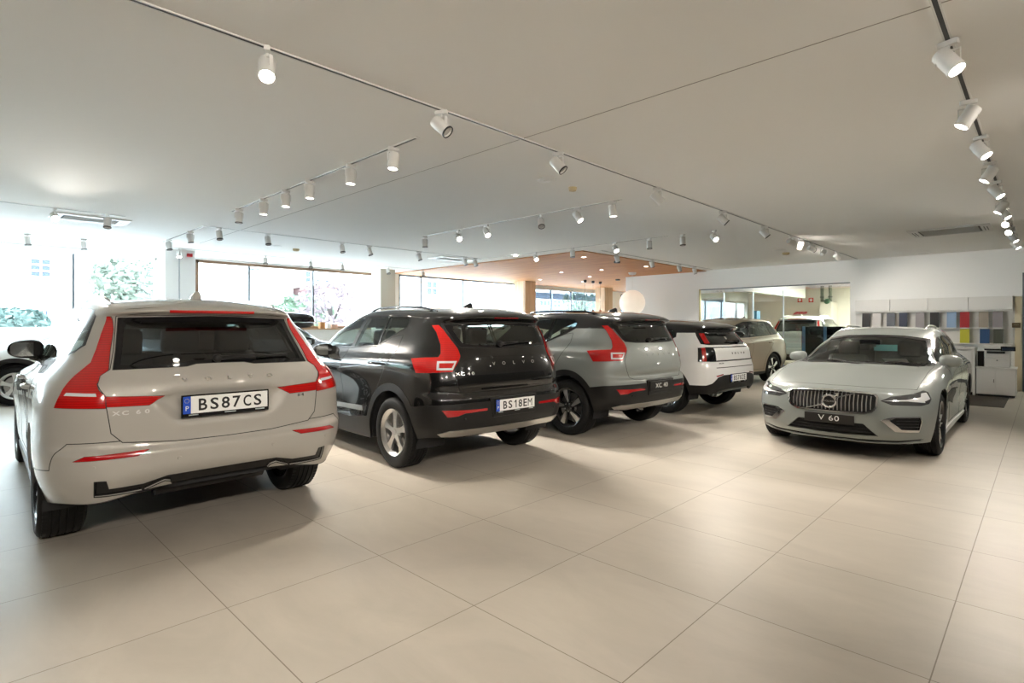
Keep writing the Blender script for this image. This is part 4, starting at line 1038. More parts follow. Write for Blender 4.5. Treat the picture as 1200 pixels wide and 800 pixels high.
S_EX30 = dict(rings=EX30, crown=EX30_CROWN, wb=2.65, R=.357, rr=.250, tw=.245, hw=.912, arch=.425, arch_clad=.055, cuts=cuts30(), paint=M_WHITEPAINT, roofm=M_BLACKPAINT, panelm=M_WHITEPAINT, wheel='wide', handles=(1.25, .33, .98),
              mirror=(1.58, .85, 1.08, .95), mirrorm=M_BLACKPAINT, height=1.55, under=(-.62, 3.2), low=.24, seatz=-.06, dashz=.04, rvx=.1, extra=extra30)

# ---- estate car
XV_WIN = [(1.97, .985), (1.07, 1.035), (.0, 1.062), (-.42, 1.085), (-.46, 1.11), (-.36, 1.21), (-.20, 1.27), (.2, 1.285), (.7, 1.285), (1.0, 1.265), (1.25, 1.20), (1.60, 1.10)]
def cutsV():
    return [
    ('front', [(0, .965), (.40, .955), (.62, .940), (.735, .935), (.755, .965), (.60, 1.255), (.33, 1.30), (0, 1.31)], T_FRIT, dict(sym=True, dot=.1)),
    ('front', [(0, .985), (.40, .975), (.62, .962), (.705, .965), (.57, 1.23), (.32, 1.275), (0, 1.285)], T_WS, dict(sym=True, dot=.1, only=(T_FRIT,))),
    ('front', [(0, .725), (.30, .718), (.41, .705), (.44, .675), (.435, .565), (.40, .52), (.33, .492), (0, .487)], T_GRILLEFRAME, dict(sym=True)),
    ('front', [(0, .710), (.30, .703), (.40, .692), (.425, .667), (.42, .570), (.39, .533), (.325, .507), (0, .502)], T_GRILLE, dict(sym=True, only=(T_GRILLEFRAME,))),
    ('fc', [(3.20, .640), (3.05, .685), (2.72, .712), (2.52, .742), (2.455, .725), (2.46, .66), (2.53, .615), (2.67, .598), (3.08, .602)], T_HEAD, dict(dot=-.2, only=(T_BODY,))),
    ('fc', [(3.17, .640), (2.86, .655), (2.64, .680), (2.60, .715), (2.50, .722), (2.49, .66), (2.60, .640), (2.60, .625), (2.86, .640)], T_LED, dict(dot=-.2, only=(T_HEAD,))),
    ('fc', [(3.23, .440), (3.10, .478), (2.72, .486), (2.68, .44), (2.72, .320), (3.06, .325)], T_FOGTRIM, dict(dot=-.3, only=(T_BODY,))),
    ('fc', [(3.13, .440), (3.05, .468), (2.72, .475), (2.70, .44), (2.72, .345), (2.98, .350)], T_FOG, dict(dot=-.3, only=(T_FOGTRIM,))),
    ('front', [(0, .395), (.32, .388), (.45, .262), (0, .248)], T_INTAKE, dict(sym=True)),
    ('top', [(3.60, 0), (3.575, .28), (3.50, .48), (3.39, .66), (3.34, .735), (2.95, .755), (2.50, .755), (2.16, .755), (2.12, .79), (2.12, 0)], T_HOOD, dict(sym=False, mirror=True, dot=.15, only=(T_BODY,))),
    ('front', [(0, .19), (.62, .20), (.78, .225), (.80, .245), (.60, .225), (0, .212)], T_INSERT, dict(sym=True, only=(T_BODY,))),
    ('side', [(.40, .1), (2.48, .1), (2.48, .235), (.40, .235)], T_STRIP, dict(dot=.2, only=(T_BODY,))),
    ('rear', [(.64, 1.05), (.88, .98), (.80, .78), (.68, .80)], T_TAIL, dict(dot=.3, only=(T_BODY,), where=lambda x, y, z: x < -.5)),
    ('rear', [(0, 1.08), (.60, 1.07), (.52, 1.27), (0, 1.29)], T_RGLASS, dict(sym=True, only=(T_BODY,))),
    ] + glass_cuts(XV_WIN, .90, .10, pw=.08, qw=.04, la=.2) + door_cuts(None, 2.872, .345, .405, .27, 2.06, .98, (.0, 1.0), .96)
def extraV(root, bvh, bm, S):
    # vertical bars, badge and slash of the grille
    w = bmesh.new()
    for i in range(-10, 11):
        y = i * .038
        zt = .697 - .02 * abs(y / .4) ** 2; zb = .510 + .012 * abs(y / .4) ** 2 + (.02 if abs(y) > .37 else 0)
        a, n = car_ray(bvh, 'front', y, zt); b, n = car_ray(bvh, 'front', y, zb); c, n = car_ray(bvh, 'front', y, (zt + zb) / 2)
        tube(w, [a + Vector((-.012, 0, 0)), c + Vector((-.002, 0, 0)), b + Vector((-.012, 0, 0))], .0048, 6)
    link_bm('grille_bars', w, M_SATIN, root, smooth=True)
    w = bmesh.new(); p, n = car_ray(bvh, 'front', 0, .605)
    M = frame_matrix(p + Vector((.014, 0, 0)), (0, 1, 0), (0, 0, 1))
    lathe(w, [(.055, -.01), (.055, .010), (.062, .014), (.074, .012), (.078, .004), (.078, -.01)], 36, 'Z', M); fix(w)
    bd = link_bm('round_badge', w, M_CHROME, root, smooth=True)
    w = bmesh.new(); lathe(w, [(0, .006), (.056, .004), (.056, -.008)], 32, 'Z', M); fix(w); link_bm('badge_disc', w, M_BLACK, bd)
    text('badge_lettering', 'VOLVO', .026, M_CHROME, bd, M @ Matrix.Translation((0, 0, .008)), extrude=.001, sx=1.2)
    w = bmesh.new(); tube(w, [M @ Vector((.05, .052, .0)), M @ Vector((.088, .082, .0))], .009, 6)
    prism(w, [(.052, .095), (.095, .092), (.092, .050)], -.004, .004, M)
    fix(w); link_bm('badge_arrow', w, M_CHROME, bd)
    w = bmesh.new()
    for sg in (1, -1):
        a, n = car_ray(bvh, 'front', .235 * sg, .605 + .098 * sg); b, n = car_ray(bvh, 'front', .06 * sg, .605 + .04 * sg)
        tube(w, [a + Vector((.006, 0, 0)), b + Vector((.008, 0, 0))], .007, 6)
    link_bm('grille_slash', w, M_CHROME, root, smooth=True)
    w = bmesh.new()
    for z in (.295, .33, .365):
        pts = []
        hwid = .44 - (z - .262) * 1.0
        for i in range(9):
            y = -hwid + 2 * hwid * i / 8; q, n = car_ray(bvh, 'front', y, z); pts.append(q + Vector((-.02, 0, 0)))
        tube(w, pts, .007, 6)
    link_bm('intake_bars', w, M_PLASTIC, root, smooth=True)
    for s in (1, -1):
        w = bmesh.new()
        for z in (.375, .405, .435):
            pts = []
            for i in range(6):
                y = .60 + .17 * i / 5; q, n = car_ray(bvh, 'front', y, z); pts.append((q.x - .012, y * s, z))
            tube(w, pts, .005, 6)
        link_bm('fog_slats', w, M_PLASTIC, root, smooth=True)
    p, n = car_ray(bvh, 'front', 0, .42)
    number_plate(root, frame_matrix((p.x + .012, 0, .418), (0, 1, 0), (0, 0, 1)), 'V 60', False, w=.47, h=.098)
    # paper sheet on the dash and warning card behind the glass
    w = bmesh.new(); bx(w, (1.98, .33, .985), (.20, .26, .003), Matrix.Translation((1.98, .33, .985)) @ Matrix.Rotation(-.25, 4, 'Y') @ Matrix.Translation((-1.98, -.33, -.985))); link_bm('paper_sheet', w, mat('paper', (.85, .85, .82), .7), root)
    w = bmesh.new(); bx(w, (1.62, .17, 1.135), (.008, .24, .085)); bx(w, (1.62, .06, 1.12), (.006, .07, .05)); link_bm('windscreen_card', w, mat('cyan_card', (.25, .62, .68), .5), root)
    # wiper arms
    for y0 in (-.35, .25):
        w = bmesh.new(); pts = []
        for i in range(7):
            y = y0 + .45 * i / 6; q, n = car_ray(bvh, 'front', min(.66, y), .965 + .012 * math.sin(i)); pts.append(q + n * .012)
        tube(w, pts, .008, 6); link_bm('wiper', w, M_PLASTIC, root, smooth=True)
S_V60 = dict(ns=10, nt=5, rings=V60, crown=V60_CROWN, wb=2.872, R=.345, rr=.255, tw=.235, hw=.918, arch=.392, cuts=cutsV(), paint=M_GREYCOOL, wheel='double', handles=(1.15, .20, .93),
             mirror=(1.85, .76, .985, .92), rails=(-.30, .85, .52, M_SATIN), height=1.43, under=(-.80, 3.45), low=.19, seatz=-.17, trimm=M_BLACK, dashz=-.09, rvx=-.1, extra=extraV, fogchrome=True, seatm=M_SEAT, liningm=mat('light_lining', (.10, .095, .085), .8))
# ---------------------------------------------------------------- the cars on the showroom floor
build_car('car', S_XC60, (1.349, 4.874), 87.96, 'large warm grey SUV seen from behind, nearest car, with plate BS 87 CS', 'car')
build_car('car', S_XC40B, (4.048, 4.678), 86.5, 'glossy black compact SUV seen from behind with plate BS18EM and silver wheels', 'car')
build_car('car', S_XC40G, (6.599, 4.481), 87.6, 'grey compact SUV with black roof and black XC 40 show plate, beside the white SUV', 'car')
build_car('car', S_EX30, (9.131, 4.425), 85.2, 'small white SUV with black roof seen from behind, between grey and beige cars', 'car')
build_car('car', S_V60, (10.557, 1.729), 180.2, 'low grey estate car facing forward with chrome barred grille and V 60 show plate', 'car')
# ---------------------------------------------------------------- the room
CEIL, YW, XW = 3.15, 15.3, 16.45          # ceiling height, window wall, swatch wall
XB, YB = -7.0, -5.0                       # walls behind the viewer
CAM_F, CAM_Y, CAM_H, CAM_A = 645.0, 382.0, 1.43, math.radians(44.1)
def ray(px, py):
    r = (px - 600) / CAM_F
    return Vector((math.cos(CAM_A) + r * math.sin(CAM_A), math.sin(CAM_A) - r * math.cos(CAM_A), (CAM_Y - py) / CAM_F))
def at_z(px, py, z): d = ray(px, py); return Vector((0, 0, CAM_H)) + d * ((z - CAM_H) / d.z)
def at_x(px, py, X): d = ray(px, py); return Vector((0, 0, CAM_H)) + d * (X / d.x)
def at_y(px, py, Y): d = ray(px, py); return Vector((0, 0, CAM_H)) + d * (Y / d.y)

def floor_mat():
    m, nt, b = nodes('floor_tile'); L = nt.links.new
    tc = nt.nodes.new('ShaderNodeTexCoord'); mp = nt.nodes.new('ShaderNodeMapping')
    mp.inputs['Location'].default_value = (-1.0 + .888 * 20, -.335 + .883 * 20, 0)
    L(tc.outputs['Object'], mp.inputs['Vector'])
    br = nt.nodes.new('ShaderNodeTexBrick'); br.offset = 0; br.squash = 1
    br.inputs['Scale'].default_value = 1; br.inputs['Brick Width'].default_value = .888; br.inputs['Row Height'].default_value = .883
    br.inputs['Mortar Size'].default_value = .0026; br.inputs['Mortar Smooth'].default_value = .1; br.inputs['Bias'].default_value = 0
    br.inputs['Color1'].default_value = (.445, .402, .342, 1); br.inputs['Color2'].default_value = (.46, .415, .353, 1); br.inputs['Mortar'].default_value = (.20, .165, .125, 1)
    L(mp.outputs['Vector'], br.inputs['Vector'])
    n1 = nt.nodes.new('ShaderNodeTexNoise'); n1.inputs['Scale'].default_value = 1.6; n1.inputs['Detail'].default_value = 8; n1.inputs['Roughness'].default_value = .62; n1.inputs['Distortion'].default_value = .6
    m2 = nt.nodes.new('ShaderNodeMapping'); m2.inputs['Scale'].default_value = (2.0, .8, 1); L(tc.outputs['Object'], m2.inputs['Vector']); L(m2.outputs['Vector'], n1.inputs['Vector'])
    r = nt.nodes.new('ShaderNodeValToRGB'); r.color_ramp.elements[0].position = .32; r.color_ramp.elements[1].position = .72
    r.color_ramp.elements[0].color = (.90, .895, .885, 1); r.color_ramp.elements[1].color = (1.06, 1.06, 1.055, 1); L(n1.outputs['Fac'], r.inputs['Fac'])
    mx = nt.nodes.new('ShaderNodeMix'); mx.data_type = 'RGBA'; mx.blend_type = 'MULTIPLY'; mx.inputs['Factor'].default_value = 1
    L(br.outputs['Color'], mx.inputs['A']); L(r.outputs['Color'], mx.inputs['B']); L(mx.outputs['Result'], b.inputs['Base Color'])
    b.inputs['Roughness'].default_value = .36; b.inputs['Specular IOR Level'].default_value = .38
    rr = nt.nodes.new('ShaderNodeMapRange'); rr.inputs['To Min'].default_value = .34; rr.inputs['To Max'].default_value = .48; L(n1.outputs['Fac'], rr.inputs['Value']); L(rr.outputs['Result'], b.inputs['Roughness'])
    bp = nt.nodes.new('ShaderNodeBump'); bp.inputs['Strength'].default_value = .35; bp.inputs['Distance'].default_value = .002; bp.invert = True
    L(br.outputs['Fac'], bp.inputs['Height']); L(bp.outputs['Normal'], b.inputs['Normal'])
    return m

def wood_mat(name, c0, c1, scale=(1, 14, 1), rough=.45):
    m, nt, b = nodes(name); L = nt.links.new
    tc = nt.nodes.new('ShaderNodeTexCoord'); mp = nt.nodes.new('ShaderNodeMapping'); mp.inputs['Scale'].default_value = scale; L(tc.outputs['Object'], mp.inputs['Vector'])
    n = nt.nodes.new('ShaderNodeTexNoise'); n.inputs['Scale'].default_value = 1.4; n.inputs['Detail'].default_value = 6; n.inputs['Distortion'].default_value = .4; L(mp.outputs['Vector'], n.inputs['Vector'])
    r = nt.nodes.new('ShaderNodeValToRGB'); r.color_ramp.elements[0].position = .35; r.color_ramp.elements[1].position = .65
    r.color_ramp.elements[0].color = (*c0, 1); r.color_ramp.elements[1].color = (*c1, 1)
    L(n.outputs['Fac'], r.inputs['Fac']); L(r.outputs['Color'], b.inputs['Base Color']); b.inputs['Roughness'].default_value = rough
    return m

M_FLOOR = floor_mat()
M_CEIL = mat('ceiling_paint', (.86, .85, .82), .85)
M_WALL = mat('wall_paint', (.82, .82, .80), .8)
M_CREAM = mat('cream_panel', (.68, .60, .42), .6)
M_WOOD = wood_mat('ceiling_wood', (.44, .17, .055), (.58, .27, .09), (12, .8, 1), .7)
M_COLWOOD = wood_mat('column_wood', (.55, .38, .24), (.66, .48, .32), (6, 6, .6))
M_LEDGEWOOD = wood_mat('ledge_wood', (.42, .27, .15), (.55, .37, .22), (1, 10, 10))
M_FRAME = mat('frame_grey', (.16, .18, .20), .45, .4)
M_BRONZE = mat('frame_bronze', (.20, .12, .07), .45, .2)
M_WIN = glass('window_glass', (.93, .96, .96), .04)
M_PARTITION = glass('partition_glass', (.86, .93, .92), .035)
M_LAMPWHITE = mat('lamp_body_white', (.72, .71, .68), .42)
M_LAMPDARK = mat('lamp_dark_rim', (.015, .015, .015), .4)
M_LAMPOFF = mat('lamp_lens', (.50, .49, .46), .2)
M_LAMPON = mat('lamp_lit', (1, 1, 1), .4, emit=(1.0, .93, .82), estr=14)
M_DAYLAMP = mat('downlight_lit', (1, 1, 1), .4, emit=(1.0, .94, .85), estr=9)

def quadbox(name, lo, hi, mt, **k):
    c = [(a + b) / 2 for a, b in zip(lo, hi)]; s = [b - a for a, b in zip(lo, hi)]
    return box(name, c, s, mt, **k)

XE, YE = 30.0, 15.3       # far end of the wing beyond the swatch wall
struct(quadbox('floor', (XB, YB, -.2), (XE, YW + .2, 0), M_FLOOR))
floor_o = COL.objects['floor']
floor_o.data.transform(Matrix.Translation(floor_o.location)); floor_o.location = (0, 0, 0)
struct(quadbox('ceiling', (XB, YB, CEIL), (XE, YW + .3, CEIL + .25), M_CEIL))
# wood-lined part of the ceiling, a shallow panel under the plaster
wc = (10.1, 7.55)
wp = quadbox('ceiling_wood_panel', (wc[0], wc[1], CEIL - .02), (XE - .1, YW - .12, CEIL - .001), M_WOOD); struct(wp)
wp.data.transform(Matrix.Translation(wp.location)); wp.location = (0, 0, 0)
M_REAR = mat('wall_dark_grey', (.16, .155, .15), .7)
struct(quadbox('wall_behind', (XB, YB - .2, 0), (XE, YB, CEIL), M_REAR))
struct(quadbox('wall_west', (XB - .2, YB, 0), (XB, YW, CEIL), M_REAR))
# swatch wall (right) with the workshop opening, ends at Y = 10.45
YEND = 10.45; GY0, GY1, GZ = 3.66, 7.80, 2.58; DY1 = .36
struct(quadbox('wall_swatch', (XW, DY1, 0), (XW + .2, GY0, CEIL), M_WALL))
struct(quadbox('wall_over_partition', (XW, GY0, GZ), (XW + .2, GY1, CEIL), M_WALL))
struct(quadbox('wall_white', (XW, GY1, 0), (XW + .2, YEND, CEIL), M_WALL))
struct(quadbox('wall_over_door', (XW, -1.6, 2.60), (XW + .2, DY1, CEIL), M_WALL))
struct(quadbox('wall_beside_door', (XW, YB, 0), (XW + .2, -1.6, CEIL), M_WALL))
struct(quadbox('baseboard_swatch', (XW - .015, DY1, 0), (XW, GY0, .07), M_WALL))
# glazed door at the far right
d1 = empty('door_1', (XW, -.6, 0)); struct(d1)
for n, lo, hi, mt in (('door_frame', (-.02, .90, 0), (.10, .96, 2.6), M_FRAME), ('door_frame', (-.02, -1.0, 2.54), (.10, .96, 2.6), M_FRAME), ('door_frame', (-.02, -1.0, 0), (.10, -.94, 2.6), M_FRAME),
                      ('door_leaf', (.02, -.94, 0), (.05, .90, 2.54), M_PARTITION), ('door_rail', (-.01, -.94, 1.0), (.06, .90, 1.05), M_FRAME), ('door_rail', (-.01, -.94, .0), (.06, .90, .12), M_FRAME)):
    quadbox(n, lo, hi, mt, parent=d1)
# ceiling joints, long hairlines in the plaster
M_JOINT = mat('joint_shadow', (.34, .32, .29), .9)
struct(quadbox('trim_1', (3.690, YB, CEIL - .002), (3.698, 12.6, CEIL + .001), M_JOINT))
# ---------------- window wall
win = [(-6.9, -2.2), (-2.0, 3.05)]
def window(idx, x0, x1, z0, z1, mull, frame, fw=.05, y=YW, glassm=None, blinds=False):
    w = empty('window_%d' % idx, ((x0 + x1) / 2, y, z0)); struct(w); c = (x0 + x1) / 2
    for lo, hi in (((x0 - c, -.03, 0), (x0 - c + fw, .10, z1 - z0)), ((x1 - c - fw, -.03, 0), (x1 - c, .10, z1 - z0)), ((x0 - c, -.03, z1 - z0 - fw), (x1 - c, .10, z1 - z0)), ((x0 - c, -.03, 0), (x1 - c, .10, fw))):
        quadbox('window_frame', lo, hi, frame, parent=w)
    for mx in mull: quadbox('mullion', (mx - c - .025, -.02, fw), (mx - c + .025, .06, z1 - z0 - fw), M_FRAME, parent=w)
    quadbox('window_pane', (x0 - c + fw, .02, fw), (x1 - c - fw, .03, z1 - z0 - fw), glassm or M_WIN, parent=w)
    return w
LZ = 1.36
window(1, -6.9, 3.55, LZ, 3.06, [-5.0, -2.6, -.2, 1.97], M_WHITE)
window(2, 4.38, 9.62, LZ, 3.10, [5.68, 7.47], M_BRONZE, .07)
window(3, 10.42, 16.05, LZ, 3.13, [11.33, 13.22], M_FRAME)
window(4, 16.9, 22.2, LZ, 3.02, [18.2, 19.6], M_FRAME)
window(5, 23.6, 29.5, LZ, 3.02, [26], M_FRAME)
struct(quadbox('wall_under_windows', (XB, YW - .02, 0), (XE, YW + .22, LZ), M_WALL))
for i, (a, b, z) in enumerate(((XB, -6.9, 0), (3.55, 4.38, 0), (9.62, 10.42, 0), (16.05, 16.9, 0), (22.2, 23.6, 0), (29.5, XE, 0))):
    struct(quadbox(('wall_pier', 'wall_pier', 'wall_pier', 'wall_pier', 'wall_pier', 'wall_pier')[i], (a, YW - .02, LZ), (b, YW + .22, CEIL), M_WALL))
for a, b, z in ((-6.9, 3.55, 3.06), (4.38, 9.62, 3.10), (10.42, 16.05, 3.13), (16.9, 22.2, 3.02), (23.6, 29.5, 3.02)):
    struct(quadbox('wall_lintel', (a, YW - .02, z), (b, YW + .22, CEIL), M_WALL))
lg = quadbox('window_ledge', (XB, YW - .42, LZ - .03), (16.0, YW - .02, LZ), M_WALL); struct(lg)
ledge = quadbox('trim_2', (4.38, YW - .43, LZ - .028), (9.62, YW - .02, LZ + .005), M_LEDGEWOOD); struct(ledge)
struct(quadbox('wall_under_ledge', (XB, YW - .40, 0), (16.0, YW - .02, LZ - .03), M_WALL))
# pillars
p0 = at_z(195, 286, CEIL); 
def pillar(name, x0, x1, y0, y1, mt, label=None): return struct(quadbox(name, (x0, y0, 0), (x1, y1, CEIL), mt))
pillar('pillar_white', 3.42, 4.02, 14.05, 14.6, M_WALL)
pillar('pillar_white', 9.10, 9.62, 14.30, 14.8, mat('pillar_cream', (.66, .62, .54), .7))
pillar('pillar_wood', 15.15, 15.75, 14.0, 14.55, M_COLWOOD)
pillar('pillar_wood', 20.2, 20.8, 13.9, 14.4, M_COLWOOD)
struct(quadbox('wall_far_end', (XE, YB, 0), (XE + .2, YW, CEIL), M_WALL))

# ---------------- workshop behind the glass
struct(quadbox('wall_workshop_back', (27.0, -1.8, 0), (27.2, YEND, CEIL), mat('workshop_wall', (.66, .62, .55), .8)))
struct(quadbox('wall_workshop_side', (XW + .2, YEND - .15, 0), (27.2, YEND, CEIL), mat('workshop_green', (.50, .52, .42), .8)))
struct(quadbox('wall_workshop_near', (XW + .2, 1.7, 0), (27.2, 1.85, CEIL), M_WALL))
struct(quadbox('ceiling_workshop_beam', (16.9, 6.9, 2.55), (24.0, 7.2, CEIL), mat('beam_paint', (.55, .55, .48), .8)))
pt = empty('glass_partition', (XW + .05, GY0, 0)); tag(pt, 'glass partition with thin upright joints between showroom and workshop', 'glass partition')
Y = lambda px: at_x(px, 400, XW + .05).y - GY0
ys = [0] + sorted([Y(918), Y(882.5), Y(848.5)]) + [GY1 - GY0]
for a, b in zip(ys[:-1], ys[1:]): quadbox('glass_panel', (0, a + .012, .04), (.012, b - .012, 2.44), M_PARTITION, parent=pt)
ys2 = [0, Y(956)] + sorted([Y(918), Y(882.5), Y(848.5)]) + [GY1 - GY0]
M_TRANSOM = glass('transom_glass', (.90, .94, 1.0), .22)
for a, b in zip(ys2[:-1], ys2[1:]): quadbox('transom_panel', (0, a + .008, 2.455), (.012, b - .008, 2.55), M_TRANSOM, parent=pt)
for a in ys[1:-1]: quadbox('upright_joint', (-.015, a - .012, 0), (.03, a + .012, 2.44), mat('joint_steel', (.55, .62, .68), .3, .6), parent=pt)
quadbox('head_channel', (-.02, 0, 2.55), (.04, GY1 - GY0, 2.58), M_FRAME, parent=pt); quadbox('floor_channel', (-.02, 0, 0), (.04, GY1 - GY0, .04), M_FRAME, parent=pt)
quadbox('side_channel', (-.03, GY1 - GY0 - .04, 0), (.04, GY1 - GY0, 2.58), mat('brass_channel', (.45, .38, .22), .4, .7), parent=pt)

build_car('car', dict(S_XC60, paint=M_SAND, mirrorm=M_BLACKPAINT, finm=M_BLACKPAINT, trimm=M_BLACK, wheel='blades', rails=None, cuts=[c for c in CUTS60] + [('top', [(-.30, 0), (-.30, .50), (1.0, .50), (1.12, .3), (1.17, 0)], T_MOON, dict(dot=.6, only=(T_BODY,)))], extra=None),
          (15.0, 5.94), 172, 'beige SUV with dark glass roof parked in front of the glass partition', 'car')
sil = build_car('car', dict(S_XC60, paint=M_SILVER, mirrorm=M_SILVER, extra=extra60(True, None)), (19.75, 5.75), 2, 'silver SUV inside the workshop behind the glass, nearer of two', 'car')
sil.scale = (1.08, 1.0, 1.08)
build_car('car', dict(S_V60, paint=M_NAVY, mirrorm=M_NAVY, extra=None), (21.8, 3.45), 1, 'dark car deeper in the workshop beside the silver SUV', 'car')
build_car('car', S40(paint=M_WHITEPAINT, cuts=cuts40(False), extra=None, rglass=M_GLASS, mirrorm=M_WHITEPAINT), (3.72, 13.45), 166, 'white SUV with black wheel arches parked under the window, partly behind nearest SUV', 'car')
build_car('car', S40(paint=paint('paint_pale_blue', (.42, .46, .55), .3), cuts=cuts40(False), extra=None, rglass=M_GLASS, mirrorm=M_BLACKPAINT), (3.05, 10.45), 20, 'pale silver-blue SUV mostly hidden between the two nearest cars, dark mirror showing', 'car')
# ---------------------------------------------------------------- track lights
def spot_proto():
    r = empty('track_spotlight', (0, 0, 0))
    bm = bmesh.new(); bx(bm, (0, 0, -.016), (.105, .036, .032)); link_bm('track_adapter', bm, M_LAMPWHITE, r, bevel=.004)
    bm = bmesh.new(); tube(bm, [(0, 0, -.03), (0, 0, -.062)], .010, 12)
    bx(bm, (0, 0, -.062), (.022, .125, .008))
    for s in (-1, 1): bx(bm, (0, .059 * s, -.098), (.026, .006, .076))
    fix(bm); link_bm('swivel_arm', bm, M_LAMPWHITE, r, bevel=.002)
    return r
def spot_head(lit):
    """head about its pivot, shining along -Z"""
    bm = bmesh.new()
    lathe(bm, [(0, .075), (.046, .075), (.051, .068), (.051, -.072), (.049, -.078), (.044, -.078), (.043, -.060)], 28, 'Z'); fix(bm)
    h = link_bm('lamp_head', bm, M_LAMPWHITE, None, angle=40)
    bm = bmesh.new(); lathe(bm, [(.051, -.0715), (.0525, -.0715), (.0525, -.083), (.044, -.083), (.044, -.0715)], 28, 'Z'); fix(bm)
    link_bm('rim_ring', bm, M_LAMPDARK if not lit else M_LAMPWHITE, h, angle=40)
    bm = bmesh.new(); lathe(bm, [(0, -.066), (.025, -.067), (.043, -.062)], 24, 'Z'); fix(bm)
    link_bm('lens', bm, M_LAMPON if lit else M_LAMPOFF, h, smooth=True)
    return h
P_SPOT = spot_proto(); P_ON = spot_head(True); P_OFF = spot_head(False)
spots_made = []
def copy_obj(o, parent=None):
    c = o.copy(); COL.objects.link(c); c.parent = parent
    for ch in list(o.children): copy_obj(ch, c)
    return c
def spot(p, aim, lit, label, group, along='X', power=None):
    """track spotlight hung at p with its head turned to the point aim"""
    r = copy_obj(P_SPOT); r.location = p
    d = (Vector(aim) - (Vector(p) + Vector((0, 0, -.135)))).normalized()
    yaw = math.atan2(d.y, d.x); r.rotation_euler = (0, 0, yaw)
    r.children[0].rotation_euler = (0, 0, (0 if along == 'X' else PI / 2) - yaw)
    h = copy_obj(P_ON if lit else P_OFF, r); h.location = (0, 0, -.125); h.rotation_euler = (0, -math.asin(min(1, math.hypot(d.x, d.y))), 0)
    tag(r, label, 'spotlight', group)
    spots_made.append(r)
    if power:
        l = bpy.data.lights.new('spot_beam', 'SPOT'); l.energy = power; l.spot_size = math.radians(78); l.spot_blend = .75; l.shadow_soft_size = .05; l.color = (1.0, .92, .82)
        lo = bpy.data.objects.new('spot_beam', l); COL.objects.link(lo); lo.location = Vector(p) + Vector((0, 0, -.135)) + d * .10
        lo.rotation_euler = d.to_track_quat('-Z', 'Y').to_euler()
    return r
def on_track_y(px, Yt): d = ray(px, 100); return Vector((d.x / d.y * Yt, Yt, CEIL - .007))
def on_track_x(px, Xt): d = ray(px, 100); return Vector((Xt, d.y / d.x * Xt, CEIL - .007))
def track(a, b, label, dark=True):
    a = Vector(a); b = Vector(b); t = empty('ceiling_track', ((a.x + b.x) / 2, (a.y + b.y) / 2, CEIL)); tag(t, label, 'lighting track')
    L = (b - a).length; along_x = abs(b.x - a.x) > abs(b.y - a.y); 
    if not along_x: t.rotation_euler = (0, 0, PI / 2)
    bm = bmesh.new()
    for s in (-1, 1): bx(bm, (0, .017 * s, -.0035), (L, .010, .007))
    link_bm('track_rail', bm, M_LAMPWHITE, t)
    bm = bmesh.new(); bx(bm, (0, 0, -.003), (L - .002, .024, .005)); link_bm('track_slot', bm, M_LAMPDARK, t)
    for s in (-1, 1): box('end_cap', (s * (L / 2 + .012), 0, -.005), (.024, .044, .010), M_LAMPWHITE, parent=t)
    return t
YT = 3.45
track((-1.0, YT, 0), (16.25, YT, 0), 'longest ceiling track, running diagonally from top left across the room to the swatch wall')
main = [(313, 1, (.55, 1.6, 0)), (517, 0, (4, .8, .3)), (654, 0, (5.2, 1.2, .3)), (770, 1, (8.2, 1.4, .2)), (847, 0, (9.5, 1.0, .2)), (896, 0, (10.8, 1.2, 0)), (927, 1, (16.4, 1.6, 1.6)), (938, 1, (12.8, 4.6, 0)), (951, 0, (16.4, .8, 1.2)), (965, 1, (16.4, 5.0, 2.2)), (981, 1, (16.4, 2.2, 1.4))]
main_lab = ['brightest glaring white spotlight on the long diagonal track', 'white spotlight with dark rim, next after the glaring one on the long track', 'white spotlight with dark rim just past the ceiling joint crossing',
            'lit white spotlight on the long track over the white SUV', 'white spotlight with dark rim above the workshop glass, first of a pair', 'white spotlight with dark rim above the workshop glass, second of a pair',
            'lit white spotlight, start of the close cluster at the track end', 'upright white spotlight, second in the cluster at the track end', 'white dark-rimmed spotlight in the middle of the cluster at the track end', 'white spotlight, last but one on the long diagonal track', 'white spotlight at the very end of the long diagonal track by the wall']
for (px, on, aim), lb in zip(main, main_lab): spot(on_track_y(px, YT), aim, on, lb, 'spotlights on the long diagonal track', power=(SP * .38 if aim[0] > 16 else SP) if on else SP * .5)
YR = .42
track((1.5, YR, 0), (16.2, YR, 0), 'ceiling track at the top right edge, white with a dark slot')
rt = [(1111, 0), (1134.7, 1), (1149, 0), (1159.5, 1), (1167, 0), (1173.8, 1), (1176.5, 0), (1180.5, 1), (1184, 1), (1187, 0), (1190, 0)]
rt_lab = ['spotlight cut by the top edge of the picture on the right hand track', 'largest lit white spotlight on the right hand track, turned left', 'large white spotlight turned right, next after the largest', 'white spotlight turned left, third down the right hand track',
          'white spotlight turned right, fourth down the right hand track', 'white spotlight turned left in the close pair on the right hand track', 'white spotlight turned right in the close pair on the right hand track', 'small white spotlight turned left just below the close pair',
          'small dark-edged white spotlight left of the vent level', 'small white spotlight facing down near the right track end', 'last small white spotlight on the right hand track by the wall']
for (px, kk), lb in zip(rt, rt_lab):
    p = on_track_y(px, YR); aim = (p.x - (.4 if p.x < 11 else 5), p.y + 1.6, .3) if kk else (p.x - .6, p.y - 1.8, 0.2)
    spot(p, aim, True, lb, 'spotlights on the right hand track', power=SP * ((.28 if kk else .15) if p.x < 11 else (.8 if kk else .3)))
track((3.0, 4.12, 0), (3.0, 8.75, 0), 'short ceiling track carrying six downward spotlights over the nearest SUV')
